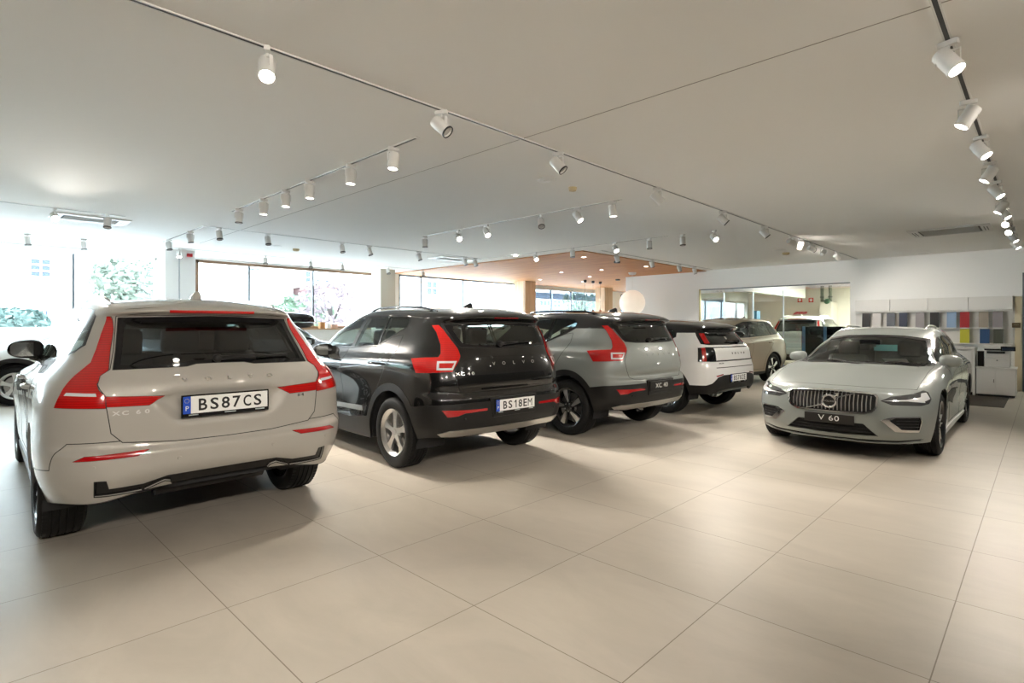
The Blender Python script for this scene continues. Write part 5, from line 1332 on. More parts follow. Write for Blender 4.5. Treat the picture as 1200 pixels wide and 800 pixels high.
for i, (px, on) in enumerate([(461, 1), (411, 1), (363, 1), (335, 1), (309, 1), (280, 0)]):
    p = on_track_x(px, 3.0); spot(p, (p.x - (.05 if i else .3), p.y, 0), on, ['nearest lit spotlight of six pointing straight down on the short track', 'second of six spotlights on the short track, lit', 'third of six spotlights on the short track, lit', 'fourth of six spotlights on the short track', 'fifth of six spotlights on the short track', 'farthest of six spotlights on the short track, unlit'][i], 'downward spotlights on the short track', 'Y', power=SP * .8 if on else None)
track((3.1, 10.35, 0), (3.1, 12.9, 0), 'short faint ceiling track near the white pillar with two spotlights')
for i, px in enumerate((223, 198)):
    p = on_track_x(px, 3.1); spot(p, (p.x + .4, p.y - .6 * i, 0), False, ['grey spotlight on the short faint track near the pillar, farther right', 'grey spotlight on the short faint track directly above the pillar edge'][i], 'spotlights by the pillar', 'Y')
track((3.1, 10.35, 0), (9.6, 10.35, 0), 'thin ceiling track between the short track and the middle vent')
for i, px in enumerate((257, 314, 401, 433, 491, 545, 557)):
    p = on_track_y(px, 10.35); spot(p, (p.x + (.8 if i > 2 else .1), p.y - .8, 0), False, ['%s spotlight on the thin track left of the middle vent' % s for s in ('first', 'second', 'third', 'tilted fourth', 'fifth')][i] if i < 5 else ['small spotlight beside the middle ceiling vent, left of the two', 'small spotlight beside the middle ceiling vent, right of the two'][i - 5], 'spotlights on the thin middle track')
xc = at_z(634, 251, CEIL).x
track((xc, 4.15, 0), (xc, at_z(490, 275, CEIL).y, 0), 'ceiling track with six spotlights over the gap between the XC cars'.replace('XC cars', 'two compact SUVs'))
for i, (px, on) in enumerate([(718, 1), (677, 1), (634, 0), (570, 1), (537, 1), (498, 0)]):
    p = on_track_x(px, xc); aim = [(p.x + .2, p.y - .2, 0), (p.x + .3, p.y - 2.2, 0), (p.x - 1.2, p.y - 1.6, 0), (p.x - .6, p.y - 2.6, 0), (p.x - 1.6, p.y - 4.4, 0), (p.x + .1, p.y, 0)][i]
    spot(p, aim, on, ['nearest spotlight on the middle crossing track, pointing down', 'glowing second spotlight on the middle crossing track', 'dark-rimmed third spotlight on the middle crossing track', 'fourth spotlight on the middle crossing track', 'glowing fifth spotlight on the middle crossing track', 'farthest spotlight on the middle crossing track'][i], 'spotlights on the middle crossing track', 'Y', power=SP * (1, 1.5, 1, 1.6, 3.2, 1)[i] if on else None)
xh = at_z(800, 274, CEIL).x
track((xh, 5.2, 0), (xh, 12.0, 0), 'ceiling track along the edge of the wood ceiling')
for i, (px, on) in enumerate([(837, 1), (800, 0), (761, 0), (721, 1), (671, 0), (628, 1)]):
    p = on_track_x(px, xh); spot(p, (p.x - (2.2, .1, .1, 1.5, .1, 2)[i], p.y - (3.0 if on else .2), 0), on, ['brightly lit spotlight nearest the viewer on the track beside the wood ceiling', 'second spotlight on the track beside the wood ceiling', 'third spotlight on the track beside the wood ceiling', 'lit spotlight at the corner of the wood ceiling', 'unlit spotlight against the wood ceiling edge, between two lit ones', 'bright spotlight shining against the far wood ceiling'][i], 'spotlights beside the wood ceiling', 'Y', power=SP * (1.5, 0, 0, 2.0, 0, 1)[i] if on else None)
track((10.4, 7.25, 0), (16.2, 7.25, 0), 'short ceiling track in front of the white wall ending near the wood corner')
for i, px in enumerate((723, 764, 796, 814)):
    p = on_track_y(px, 7.25); spot(p, (p.x + 1.2, p.y - .3, .6), False, ['spotlight hanging just below the wood ceiling corner', 'spotlight left of two by the right tip of the wood ceiling, farther in', 'spotlight next to last before the tip of the wood ceiling', 'spotlight at the very tip of the wood ceiling'][i], 'spotlights before the white wall', power=SP * .5)
track((-3.0, 10.35, 0), (1.95, 10.35, 0), 'thin ceiling track above the left vent')
spot(on_track_y(64, 10.35), (1.2, 4.6, 0), True, 'dazzling spotlight with star glare beside the left ceiling vent', 'spotlights by the left vent', power=SP * 4.5)
spot(on_track_y(126, 10.35), (1.5, 9.6, 0), False, 'unlit spotlight at the right end of the left ceiling vent', 'spotlights by the left vent')
track((-4.0, 13.6, 0), (2.15, 13.6, 0), 'thin ceiling track close to the left window')
for i, px in enumerate((32, 98)):
    p = on_track_y(px, 13.6); spot(p, (p.x + .3, p.y - .3, 0), False, ['small bluish spotlight in front of the left window, farther left', 'small bluish spotlight in front of the left window beside the upright bar'][i], 'spotlights at the left window')
track((3.3, 13.7, 0), (11.5, 13.7, 0), 'thin ceiling track along the framed window')
for i, (px, on) in enumerate([(210, 1), (311, 0), (364, 0), (401, 0), (455, 0), (496, 0)]):
    p = on_track_y(px, 13.7); spot(p, (p.x - .4, p.y - 1.4, 0), on, ['lit spotlight in front of the white pillar with the red sign', 'spotlight over the first mullion of the bronze framed window', 'spotlight over the middle of the bronze framed window', 'spotlight over the right half of the bronze framed window', 'spotlight above the cream pillar', 'small spotlight past the cream pillar'][i], 'spotlights along the framed window')
track((-5.0, -1.6, 0), (9.0, -1.6, 0), 'ceiling track behind the viewer')
for i, (x, aim) in enumerate([(-3.2, (.4, 4.0, .8)), (-1.2, (1.0, 4.0, .6)), (.8, (1.7, 4.0, .9)), (3.0, (4.3, 3.8, .7)), (5.2, (6.6, 3.7, .6)), (7.4, (8.2, 2.0, .6))]):
    spot(Vector((x, -1.6, CEIL - .007)), aim, True, 'lit spotlight on the track behind the viewer', 'spotlights behind the viewer', power=SP * (1.5 if i < 3 else .8))
for h in (P_SPOT, P_ON, P_OFF):
    for c in list(h.children): bpy.data.objects.remove(c)
    bpy.data.objects.remove(h)

# ---------------------------------------------------------------- ceiling fittings
def cassette(p, rz, label, w=.62, l=1.0):
    r = empty('ceiling_vent', (p.x, p.y, CEIL), rz); tag(r, label, 'vent')
    bm = bmesh.new()
    for s in (-1, 1): bx(bm, (0, s * (w / 2 - .05), -.010), (l, .10, .022)); bx(bm, (s * (l / 2 - .07), 0, -.010), (.14, w - .20, .022))
    link_bm('vent_frame', bm, M_LAMPWHITE, r, bevel=.004)
    bm = bmesh.new(); bx(bm, (0, 0, -.004), (l - .24, w - .2, .006)); link_bm('vent_cavity', bm, mat('vent_cavity', (.08, .075, .07), .8), r)
    bm = bmesh.new()
    for i in range(9):
        y = -(w - .22) / 2 + (w - .22) * i / 8; bx(bm, (0, y, -.012), (l - .34, .010, .012))
    link_bm('vent_louvres', bm, mat('louvre_grey', (.55, .53, .48), .5), r)
    for s in (-1, 1):
        for k in (0, 1):
            box('vent_slot', (s * (l / 2 - .055 - .04 * k), 0, -.0215), (.016, w * .5, .002), M_LAMPDARK, parent=r)
    return r
cassette(at_z(1113, 270, CEIL), PI / 2, 'rectangular ceiling vent on the right with dark louvres', .95, 1.15)
cassette(at_z(106, 256, CEIL), 0, 'bluish ceiling vent at the left beside the dazzling spotlight', .6, 1.0)
cassette(at_z(530, 303, CEIL), 0, 'small ceiling vent in the middle before the wood ceiling', .6, 1.1)
def disc(name, px, py, r0, h, mt, label, cat, group=None):
    p = at_z(px, py, CEIL); o = empty(name, (p.x, p.y, CEIL)); tag(o, label, cat, group)
    bm = bmesh.new(); lathe(bm, [(0, -h), (r0 * .8, -h), (r0, -h * .5), (r0, 0)], 28, 'Z'); fix(bm); link_bm('housing', bm, mt, o, angle=40)
    bm = bmesh.new(); lathe(bm, [(0, -h - .006), (r0 * .35, -h - .005), (r0 * .4, -h)], 20, 'Z'); fix(bm); link_bm('centre_cap', bm, mt, o, angle=40)
    return o
M_BEIGE = mat('old_plastic', (.50, .40, .22), .5)
disc('ceiling_speaker', 641, 210.5, .115, .012, M_LAMPWHITE, 'flat round white ceiling disc right of the long track', 'ceiling disc')
disc('smoke_detector', 671, 219.5, .052, .045, M_BEIGE, 'beige smoke detector beside the flat white ceiling disc', 'smoke detector')
disc('smoke_detector', 347, 291.5, .07, .05, M_BEIGE, 'beige smoke detector above the bronze framed window', 'smoke detector')
disc('ceiling_speaker', 323, 288, .12, .01, M_LAMPWHITE, 'flat disc on the ceiling left of the beige detector by the window', 'ceiling disc')
disc('smoke_detector', 921, 296, .08, .05, M_BEIGE, 'small orange-beige detector near the end of the long track', 'smoke detector')
disc('ceiling_speaker', 913, 292.5, .13, .012, M_LAMPWHITE, 'flat disc beside the orange-beige detector', 'ceiling disc')
disc('ceiling_speaker', 1083, 296.5, .13, .02, M_LAMPWHITE, 'flat white disc on the ceiling below the right vent', 'ceiling disc')
# downlights set in the wood ceiling
for i, (px, py) in enumerate([(604, 299.5), (684, 301), (705, 316), (633, 327.5), (658, 319), (691, 324), (757, 312), (683, 330)]):
    p = at_z(px, py, CEIL - .02); o = empty('recessed_downlight', (p.x, p.y, CEIL - .02)); tag(o, 'small round downlight glowing in the wood ceiling', 'downlight', 'downlights in the wood ceiling')
    bm = bmesh.new(); lathe(bm, [(.075, -.001), (.075, -.006), (.055, -.006), (.055, -.001)], 24, 'Z'); fix(bm); link_bm('trim_ring', bm, M_LAMPWHITE, o)
    bm = bmesh.new(); lathe(bm, [(0, -.002), (.054, -.002)], 24, 'Z'); link_bm('lens', bm, M_DAYLAMP, o)
for i, (px, py) in enumerate([(724, 327), (723, 306)]):
    p = at_z(px, py, CEIL - .02); o = box('ceiling_sensor', (p.x, p.y, CEIL - .045), (.16, .10, .05), M_LAMPDARK, bevel=.01); tag(o, ['small dark fitting on the wood ceiling left of the white wall', 'thin dark fitting on the wood ceiling behind the corner spotlight'][i], 'ceiling fitting')

# globe pendant
gp = at_y(741, 353, 9.2)
g0 = at_x(741, 354.5, 15.2); G = empty('globe_pendant', (g0.x, g0.y, g0.z)); tag(G, 'large pale glowing globe pendant lamp hanging before the white wall', 'pendant lamp')
M_GLOBE = mat('globe_glass', (.85, .78, .68), .35, emit=(1, .87, .72), estr=.16)
bm = bmesh.new(); bmesh.ops.create_uvsphere(bm, u_segments=40, v_segments=24, radius=.40)
for v in bm.verts: v.co *= 1 + .004 * math.cos(24 * math.atan2(v.co.y, v.co.x))
link_bm('globe_shade', bm, M_GLOBE, G, smooth=True)
bm = bmesh.new(); tube(bm, [(0, 0, .395), (0, 0, CEIL - g0.z - .05)], .006, 6); link_bm('cord', bm, M_LAMPWHITE, G)
bm = bmesh.new(); lathe(bm, [(0, CEIL - g0.z - .10), (.10, CEIL - g0.z - .09), (.13, CEIL - g0.z - .02), (.13, CEIL - g0.z - .02)], 24, 'Z'); fix(bm); link_bm('canopy', bm, M_LAMPWHITE, G, angle=40)
# three small pendants over the counter at the far window
for i, px in enumerate((685.5, 695, 703.5)):
    t = at_y(px, 334, 12.2); z1 = CEIL - .02; z0 = at_y(px, 365, 12.2).z
    o = empty('small_pendant', (t.x, 12.2, z1)); tag(o, ['small dark pendant lamp, left of three before the far window', 'small pendant lamp with copper shade, middle of three', 'small pendant lamp with copper shade, right of three'][i], 'pendant lamp', 'three small pendants')
    bm = bmesh.new(); lathe(bm, [(0, -.09), (.055, -.09), (.06, 0)], 20, 'Z'); fix(bm); link_bm('canopy', bm, M_LAMPDARK, o)
    bm = bmesh.new(); tube(bm, [(0, 0, -.08), (0, 0, z0 - z1 + .05)], .004, 5); link_bm('cord', bm, M_LAMPDARK, o)
    bm = bmesh.new(); lathe(bm, [(.012, z0 - z1 + .07), (.04, z0 - z1 + .05), (.075, z0 - z1 - .04), (.072, z0 - z1 - .04), (0, z0 - z1 + .04)], 20, 'Z'); fix(bm); link_bm('lamp_shade', bm, M_LAMPDARK if i == 0 else mat('copper', (.55, .22, .10), .3, .9), o, angle=40)

# roller blinds of the far window
for i, (x0, x1) in enumerate(((17.0, 18.15), (18.25, 19.55), (19.65, 22.1))):
    o = empty('roller_blind', ((x0 + x1) / 2, YW - .06, 3.0)); tag(o, ['white roller blind, left of three half drawn on the far window', 'white roller blind, middle of three half drawn on the far window', 'white roller blind, right of three on the far window'][i], 'blind', 'roller blinds on the far window')
    box('blind_cloth', (0, 0, -.20), (x1 - x0, .004, .40), glass('blind_sheer', (.50, .52, .55), 0), parent=o); box('bottom_bar', (0, 0, -.405), (x1 - x0, .014, .02), mat('bar_grey', (.40, .40, .42), .5), parent=o)
    bm = bmesh.new(); tube(bm, [((x0 - x1) / 2, 0, 0), ((x1 - x0) / 2, 0, 0)], .025, 12); link_bm('roller', bm, M_LAMPWHITE, o)
# red sign and wall details on the pillars
sg = at_y(222, 299, 14.04); o = empty('alarm_sounder', (sg.x, 14.05, sg.z)); tag(o, 'small red alarm box at the top of the white pillar', 'alarm')
box('housing', (0, -.025, 0), (.11, .05, .07), mat('alarm_red', (.55, .02, .03), .4), parent=o, bevel=.008); box('front_grille', (0, -.058, 0), (.08, .006, .04), mat('alarm_red_dark', (.35, .01, .02), .5), parent=o)
cp = at_y(210, 310, 14.04); o = empty('cable_conduit', (cp.x, 14.04, 2.2)); tag(o, 'thin grey conduit with switch box running down the white pillar', 'conduit')
bm = bmesh.new(); tube(bm, [(0, -.01, .93), (0, -.01, -.45)], .012, 8); link_bm('pipe', bm, mat('conduit_grey', (.55, .58, .60), .5), o, smooth=True); box('switch_box', (0, -.02, -.50), (.09, .04, .11), M_LAMPWHITE, parent=o, bevel=.006)
cp = at_y(614, 345, 13.98); o = empty('cable_conduit', (cp.x, 13.99, 2.2)); tag(o, 'dark slit of conduit down the wooden column', 'conduit')
bm = bmesh.new(); tube(bm, [(0, -.01, .90), (0, -.01, -.55)], .014, 8); link_bm('pipe', bm, mat('conduit_brown', (.25, .18, .12), .5), o, smooth=True); box('switch_box', (0, -.02, -.58), (.07, .03, .09), mat('conduit_brown2', (.30, .22, .15), .5), parent=o)
# roof box on the ledge
rb = at_y(351, 375, 15.05); o = empty('roof_box', (6.42, YW - .22, LZ + .005)); tag(o, 'glossy black car roof box lying on the wooden window ledge', 'roof box')
bm = bmesh.new(); bmesh.ops.create_uvsphere(bm, u_segments=40, v_segments=20, radius=1)
g = lambda t, p: math.copysign(abs(t) ** p, t)
def boxy(bm, a, b, c, zoff, lo, hi):
    for v in bm.verts: v.co = Vector((g(v.co.x, .55) * a, g(v.co.y, .6) * b, max(lo, min(hi, g(v.co.z, .6) * c)) + zoff))
boxy(bm, .98, .20, .25, .20, -.02, .30); bmesh.ops.remove_doubles(bm, verts=bm.verts, dist=.0005); fix(bm); link_bm('lid', bm, M_BLACK, o, smooth=True)
bm = bmesh.new(); bmesh.ops.create_uvsphere(bm, u_segments=40, v_segments=20, radius=1); boxy(bm, .96, .19, .18, .18, -.3, -.01); bmesh.ops.remove_doubles(bm, verts=bm.verts, dist=.0005); fix(bm); link_bm('bottom_tray', bm, mat('box_tray', (.02, .02, .022), .35), o, smooth=True)
# small things on the ledge
for i, (px, w, h, mt) in enumerate([(377, .14, .17, mat('crate_wood', (.50, .26, .10), .6)), (384.2, .11, .13, M_WHITE), (391, .18, .10, mat('pinkish_box', (.55, .36, .28), .6))]):
    p = at_y(px, 378, YW - .25); o = empty('small_box', (p.x, YW - .25, LZ + .005)); tag(o, ['small orange-brown wooden box on the window ledge', 'small white box on the ledge next to the wooden box', 'low pinkish box on the ledge, rightmost of three'][i], 'box', 'boxes on the ledge')
    box('box_body', (0, 0, h / 2), (w, .14, h), mt, parent=o, bevel=.004); box('box_lid', (0, 0, h + .006), (w + .01, .15, .012), mt, parent=o, bevel=.002)

# ---------------------------------------------------------------- swatch wall, cabinets, printer
M_SHELF = mat('shelf_white', (.72, .71, .68), .5)
X0 = XW - .02
ya, yb = at_x(1187, 400, X0).y, at_x(1003, 400, X0).y
zt = 2.10; zm1, zm2 = at_x(1100, 364, X0).z, at_x(1100, 383.5, X0).z
sp = empty('swatch_rack', (X0, (ya + yb) / 2, 0)); tag(sp, 'white wall rack with header panels and shelves for paint samples', 'wall rack')
cy = (ya + yb) / 2
quadbox('back_panel', (-.0, ya - cy, 1.02), (.018, yb - cy, zt), M_SHELF, parent=sp)
n = 4
for i in range(n):
    a = ya - cy + (yb - ya) * i / n; b = ya - cy + (yb - ya) * (i + 1) / n
    quadbox('header_panel', (-.10, a + .004, 1.80), (-.001, b - .004, zt - .01), M_SHELF, parent=sp, bevel=.003)
for z in (1.775, 1.385, 1.03): quadbox('shelf', (-.14, ya - cy, z - .012), (-.001, yb - cy, z + .012), M_SHELF, parent=sp)
sw1 = [(1015, (.010, .009, .010)), (1028, (.62, .60, .58)), (1044, (.10, .11, .13)), (1058.5, (.012, .022, .055)), (1078, (.28, .26, .27)), (1095, (.008, .008, .010)), (1115, (.26, .38, .55)), (1130.5, (.36, .012, .018)), (1152.5, (.30, .26, .21)), (1169, (.28, .25, .26))]
sw1n = ['black', 'off-white', 'slate grey', 'navy blue', 'silver grey', 'jet black', 'light blue', 'deep red', 'sand beige', 'grey lilac']
sw2 = [(1130.5, (.50, .48, .03)), (1154, (.012, .06, .17)), (1170, (.07, .075, .055))]; sw2n = ['yellow-green', 'denim blue', 'olive grey']
def swatch(px, z0, z1, col, label, grp):
    y = at_x(px, 380, X0 - .11).y
    o = empty('paint_sample', (X0 - .105, y, z0)); tag(o, label, 'paint sample', grp)
    m = mat('sample_paint', col, .5, 0)
    bm = bmesh.new(); hh = z1 - z0; rows = []
    for i in range(9):
        t = i / 8; xx = -.03 * (1 - t); rows.append((xx, hh * t))
    V = [[bm.verts.new((x + dx, s * .085, z)) for s in (-1, 1)] for x, z in rows for dx in (0,)]
    for a, b in zip(V[:-1], V[1:]): bm.faces.new((a[0], a[1], b[1], b[0]))
    q = link_bm('painted_sheet', bm, m, o); s = q.modifiers.new('thickness', 'SOLIDIFY'); s.thickness = .006
    box('label_strip', (-.001, 0, hh - .012), (.008, .15, .012), M_SHELF, parent=o)
for (px, c), nm in zip(sw1, sw1n): swatch(px, 1.3975, 1.755, c, nm + ' paint sample in the upper row of the wall rack', 'upper row of paint samples')
for (px, c), nm in zip(sw2, sw2n): swatch(px, 1.0425, 1.365, c, nm + ' paint sample in the lower row of the wall rack', 'lower row of paint samples')
struct(quadbox('wall_cream_panel', (XW - .03, DY1 + .01, 0), (XW, ya - .03, 2.08), M_CREAM))
o = empty('wall_plaque', (XW - .03, at_x(1191, 380, XW).y, at_x(1191, 381, XW).z)); tag(o, 'small dark brown sign on the cream wall strip', 'sign'); box('plaque_plate', (-.006, 0, 0), (.012, .14, .11), mat('plaque_brown', (.10, .07, .03), .5), parent=o, bevel=.003); box('plaque_line', (-.0135, 0, .01), (.002, .09, .010), mat('plaque_text', (.28, .24, .16), .5), parent=o)
# grey mat
md = bmesh.new(); c = [at_z(1105, 466, .012), at_z(1180, 456, .012), at_z(1178, 484, .012), at_z(1105, 480, .012)]
struct(quadbox('floor_mat', (12.9, .52, 0), (16.2, 3.3, .008), mat('mat_grey', (.075, .06, .048), .95, noise=(60, .35))))
# low cabinet with double doors
XC = 14.7
def Yp(px, X=XC): return at_x(px, 430, X).y
y0, y1 = Yp(1190.5), Yp(1144)
c = empty('low_cabinet', (XC, (y0 + y1) / 2, .008)); tag(c, 'low white two-door cabinet carrying the printer', 'cabinet'); w = y1 - y0
box('carcass', (.30, 0, .30), (.58, w, .52), M_SHELF, parent=c, bevel=.004); box('top_panel', (.29, 0, .575), (.62, w + .03, .03), M_SHELF, parent=c, bevel=.004); box('plinth', (.31, 0, .02), (.54, w - .04, .04), M_LAMPDARK, parent=c)
for s in (-1, 1):
    d = box('cabinet_door', (.003, s * w / 4, .30), (.018, w / 2 - .006, .49), M_SHELF, parent=c, bevel=.003)
    if s > 0:
        h = box('door_handle', (-.016, -w / 4 + .03, .02), (.014, .012, .07), M_CHROME, parent=d, bevel=.003)
# printer
pw = w * .66; pr = empty('printer', (XC + .05, (y0 + y1) / 2 - .02, .60)); tag(pr, 'white office printer with black tilted touch screen on the low cabinet', 'printer')
M_PRN = mat('printer_white', (.70, .69, .66), .45)
box('lower_body', (.22, 0, .09), (.44, pw, .18), M_PRN, parent=pr, bevel=.01); box('paper_drawer', (-.004, 0, .06), (.012, pw - .03, .09), M_PRN, parent=pr, bevel=.004)
box('upper_body', (.23, .0, .26), (.42, pw, .15), M_PRN, parent=pr, bevel=.012); box('output_slot', (.015, .02, .30), (.03, pw * .7, .045), M_LAMPDARK, parent=pr)
box('scanner_lid', (.22, 0, .40), (.46, pw + .03, .06), M_PRN, parent=pr, bevel=.012); box('scanner_bed', (.22, 0, .355), (.44, pw, .03), M_LAMPDARK, parent=pr)
sc_ = box('touch_screen', (-.06, -pw * .42, .38), (.02, .22, .10), M_BLACK, parent=pr, bevel=.004, rot=(0, -.5, 0)); box('screen_glass', (-.0115, 0, 0), (.002, .18, .07), mat('screen_blue', (.04, .06, .10), .2), parent=sc_)
bm = bmesh.new(); lathe(bm, [(0, .004), (.012, .004), (.014, 0)], 16, 'Z', frame_matrix((-.011, 0, .14), (0, -1, 0), (0, 0, 1))); fix(bm); link_bm('round_logo', bm, mat('logo_grey', (.2, .2, .2), .4), pr)
# counter to the left of it
ct = empty('counter_cabinet', (14.75, 0, .008)); tag(ct, 'white counter-high cabinet standing left of the printer, mostly behind the estate car', 'cabinet')
ca, cb = Yp(1143, 14.75) + .015, 2.6
quadbox('carcass', (.04, ca, .06), (.62, cb, .94), M_SHELF, parent=ct, bevel=.004); quadbox('worktop', (-.01, ca - .01, .94), (.66, cb + .02, .975), M_SHELF, parent=ct, bevel=.004); quadbox('plinth', (.08, ca + .02, 0), (.6, cb, .06), M_LAMPDARK, parent=ct)
quadbox('side_panel', (-.01, ca - .01, 0), (.62, ca + .03, .94), M_SHELF, parent=ct, bevel=.003)
for i in range(3):
    a = ca + .05 + i * (cb - ca - .05) / 3; quadbox('cabinet_door', (.02, a, .08), (.04, a + (cb - ca - .05) / 3 - .008, .90), M_SHELF, parent=ct, bevel=.003)
o = empty('paper_stack', (14.98, ca + .40, .983)); tag(o, 'thin stack of papers and a tray on the white counter', 'papers'); box('sheets', (0, 0, .012), (.30, .42, .024), M_SHELF, parent=o); box('tray', (0, .40, .02), (.25, .25, .04), mat('tray_grey', (.3, .3, .3), .5), parent=o, bevel=.006)
o = empty('desk_bin', (15.05, Yp(1148, 15.0) - .02, .6)); o.location.z = .60; tag(o, 'dark narrow box between the printer and the counter', 'box'); box('bin_body', (0, 0, .15), (.26, .10, .30), M_LAMPDARK, parent=o, bevel=.006); box('bin_rim', (0, 0, .305), (.27, .11, .012), M_LAMPDARK, parent=o)

# ---------------------------------------------------------------- workshop contents
for i, (px, X, wd, h, lb) in enumerate([(950.5, 17.1, .50, 1.43, 'tall black display totem with blue edge behind the glass'), (976, 17.6, .52, 1.42, 'second black totem, half hidden behind the estate car roof')]):
    y = at_x(px, 400, X).y; o = empty('display_totem', (X, y, 0)); tag(o, lb, 'totem', 'black totems in the workshop')
    box('totem_body', (.1, 0, h / 2), (.20, wd, h), M_BLACK, parent=o, bevel=.01); box('side_strip', (-.004, wd * .38, h / 2), (.012, wd * .16, h - .02), mat('strip_blue', (.06, .14, .26), .35), parent=o); box('base_plate', (.1, 0, .015), (.34, wd + .08, .03), M_LAMPDARK, parent=o)
o = empty('waste_bin', (*at_z(915.5, 437, 0).xy, 0)); tag(o, 'small blue bin on the floor at the foot of the glass joint', 'bin')
o.location = (16.1, at_x(915.5, 430, 16.1).y, 0)
bm = bmesh.new(); lathe(bm, [(0, 0), (.10, 0), (.13, .34), (.122, .34), (.10, .02), (0, .02)], 24, 'Z'); fix(bm); link_bm('bin_body', bm, mat('bin_blue', (.06, .13, .22), .4), o, angle=40)
bm = bmesh.new(); lathe(bm, [(.122, .335), (.137, .335), (.137, .352), (.122, .352), (.122, .335)], 24, 'Z'); fix(bm); link_bm('bin_rim', bm, mat('bin_rim_blue', (.10, .2, .3), .4), o, angle=40)
XS = 26.97
for i, px in enumerate((937.5, 950.5)):
    p = at_x(px, 351.5, XS); o = empty('safety_sign', (XS, p.y, p.z)); tag(o, ['red and white safety sign on the workshop wall, left of two', 'red and white safety sign on the workshop wall, right of two'][i], 'sign', 'two safety signs')
    box('sign_plate', (-.01, 0, 0), (.01, .20, .20), mat('sign_red', (.60, .04, .02), .5), parent=o)
    box('sign_symbol', (-.018, 0, 0), (.004, .05, .13), M_WHITE, parent=o); box('sign_symbol', (-.020, 0, 0), (.004, .12, .04), M_WHITE, parent=o)
p0, p1 = at_x(960, 354, 26), at_x(974.5, 378, 26); o = empty('wall_cabinet', (26.5, (p0.y + p1.y) / 2, 0)); tag(o, 'tall pale cabinet under the ducts in the workshop', 'cabinet')
quadbox('cabinet_body', (-.5, p1.y - (p0.y + p1.y) / 2, .0), (.45, p0.y - (p0.y + p1.y) / 2, p0.z), mat('cabinet_pale', (.62, .57, .50), .6), parent=o, bevel=.01); quadbox('cabinet_door', (-.52, p1.y - (p0.y + p1.y) / 2 + .03, .1), (-.5, p0.y - (p0.y + p1.y) / 2 - .03, p0.z - .06), mat('cabinet_pale2', (.66, .61, .54), .6), parent=o)
for i, px in enumerate((963.5, 973)):
    a = at_x(px, 345, 26.2); o = empty('duct_pipe', (26.2, a.y, CEIL)); tag(o, ['dark vertical duct above the pale cabinet, left one', 'dark vertical duct above the pale cabinet, right one'][i], 'pipe', 'workshop ducts')
    bm = bmesh.new(); tube(bm, [(0, 0, 0), (0, 0, p0.z - CEIL + .02)], .07, 12); link_bm('pipe', bm, mat('duct_green', (.16, .17, .13), .5), o, smooth=True)
    bm = bmesh.new(); lathe(bm, [(.07, -.5), (.09, -.5), (.09, -.46), (.07, -.46)], 16, 'Z'); fix(bm); link_bm('pipe_clamp', bm, M_LAMPDARK, o)
a = at_x(969, 353, 26.0); o = empty('valve_box', (26.02, a.y, a.z)); tag(o, 'green fitting between the two ducts', 'fitting'); bm = bmesh.new(); bmesh.ops.create_uvsphere(bm, u_segments=16, v_segments=10, radius=.12); link_bm('valve_body', bm, mat('valve_green', (.05, .12, .06), .4), o, smooth=True); box('valve_lever', (-.14, 0, .02), (.06, .16, .03), M_LAMPDARK, parent=o)
a = at_x(937.5, 366.5, 26.8); o = empty('red_wall_lettering', (26.96, a.y, a.z)); tag(o, 'slanting red script lettering low on the workshop wall', 'sign')
bm = bmesh.new()
for i in range(9): 
    yy = .26 - i * .06; zz = .01 * (i % 3) ; bx(bm, (-.01, yy, -.02 + zz + .008 * i * 0), (.02, .045, .07 + .02 * (i % 2)))
bx(bm, (-.01, -.02, .045), (.02, .50, .025)); bx(bm, (-.01, .30, -.05), (.02, .08, .03)); link_bm('lettering_strokes', bm, mat('script_red', (.50, .01, .03), .5), o)
# blue-white shelving seen through the left panels
p0, p1 = at_x(822, 352, 19.0), at_x(848, 380, 19.0); o = empty('blue_screen_wall', (19.0, (p0.y + p1.y) / 2, 0)); tag(o, 'pale blue framed board behind the left end of the glass', 'board')
hw_ = (p0.y - p1.y) / 2
quadbox('board_panel', (0, -hw_, .1), (.04, hw_, p0.z), mat('board_blue', (.30, .48, .72), .3, coat=.5), parent=o); quadbox('board_frame', (-.02, -hw_, p0.z), (.05, hw_, p0.z + .07), M_WHITE, parent=o); quadbox('board_frame', (-.02, hw_, .0), (.05, hw_ + .09, p0.z + .07), M_WHITE, parent=o); quadbox('board_frame', (-.02, -hw_ + .12, .1), (-.001, -hw_ + .5, p0.z - .25), mat('board_blue_dark', (.12, .28, .55), .3), parent=o)
for i, (pxa, pxb, py, mt, lb) in enumerate([(850, 858.5, 364, M_WHITE, 'white carton on a workshop shelf, left of three'), (859, 866.5, 364, mat('carton_pinkish', (.66, .56, .54), .6), 'pinkish carton beside the white one on the workshop shelf'), (883.5, 886.8, 364.5, mat('carton_blue', (.06, .25, .42), .5), 'small blue box on the workshop shelf by the glass joint')]):
    a = at_x((pxa + pxb) / 2, py, 18.2); wd = abs(at_x(pxa, py, 18.2).y - at_x(pxb, py, 18.2).y)
    o = empty('carton', (18.2, a.y, 1.47)); tag(o, lb, 'box', 'cartons on the workshop shelf'); box('carton_body', (.15, 0, (a.z - 1.47) / 2), (.3, wd, a.z - 1.47), mt, parent=o); box('carton_flap', (.15, 0, a.z - 1.465), (.31, wd + .01, .012), mt, parent=o)
a, b = at_x(850, 380, 18.2).y, at_x(888, 380, 18.2).y; o = empty('workshop_shelf', (18.35, (a + b) / 2, 0)); tag(o, 'grey-blue workbench shelf behind the glass holding cartons', 'shelf')
box('shelf_top', (0, 0, 1.455), (.4, abs(a - b) + .2, .03), mat('bench_grey', (.30, .36, .40), .5), parent=o); box('shelf_back', (.18, 0, .75), (.03, abs(a - b) + .2, 1.4), mat('bench_grey2', (.36, .42, .46), .6), parent=o)
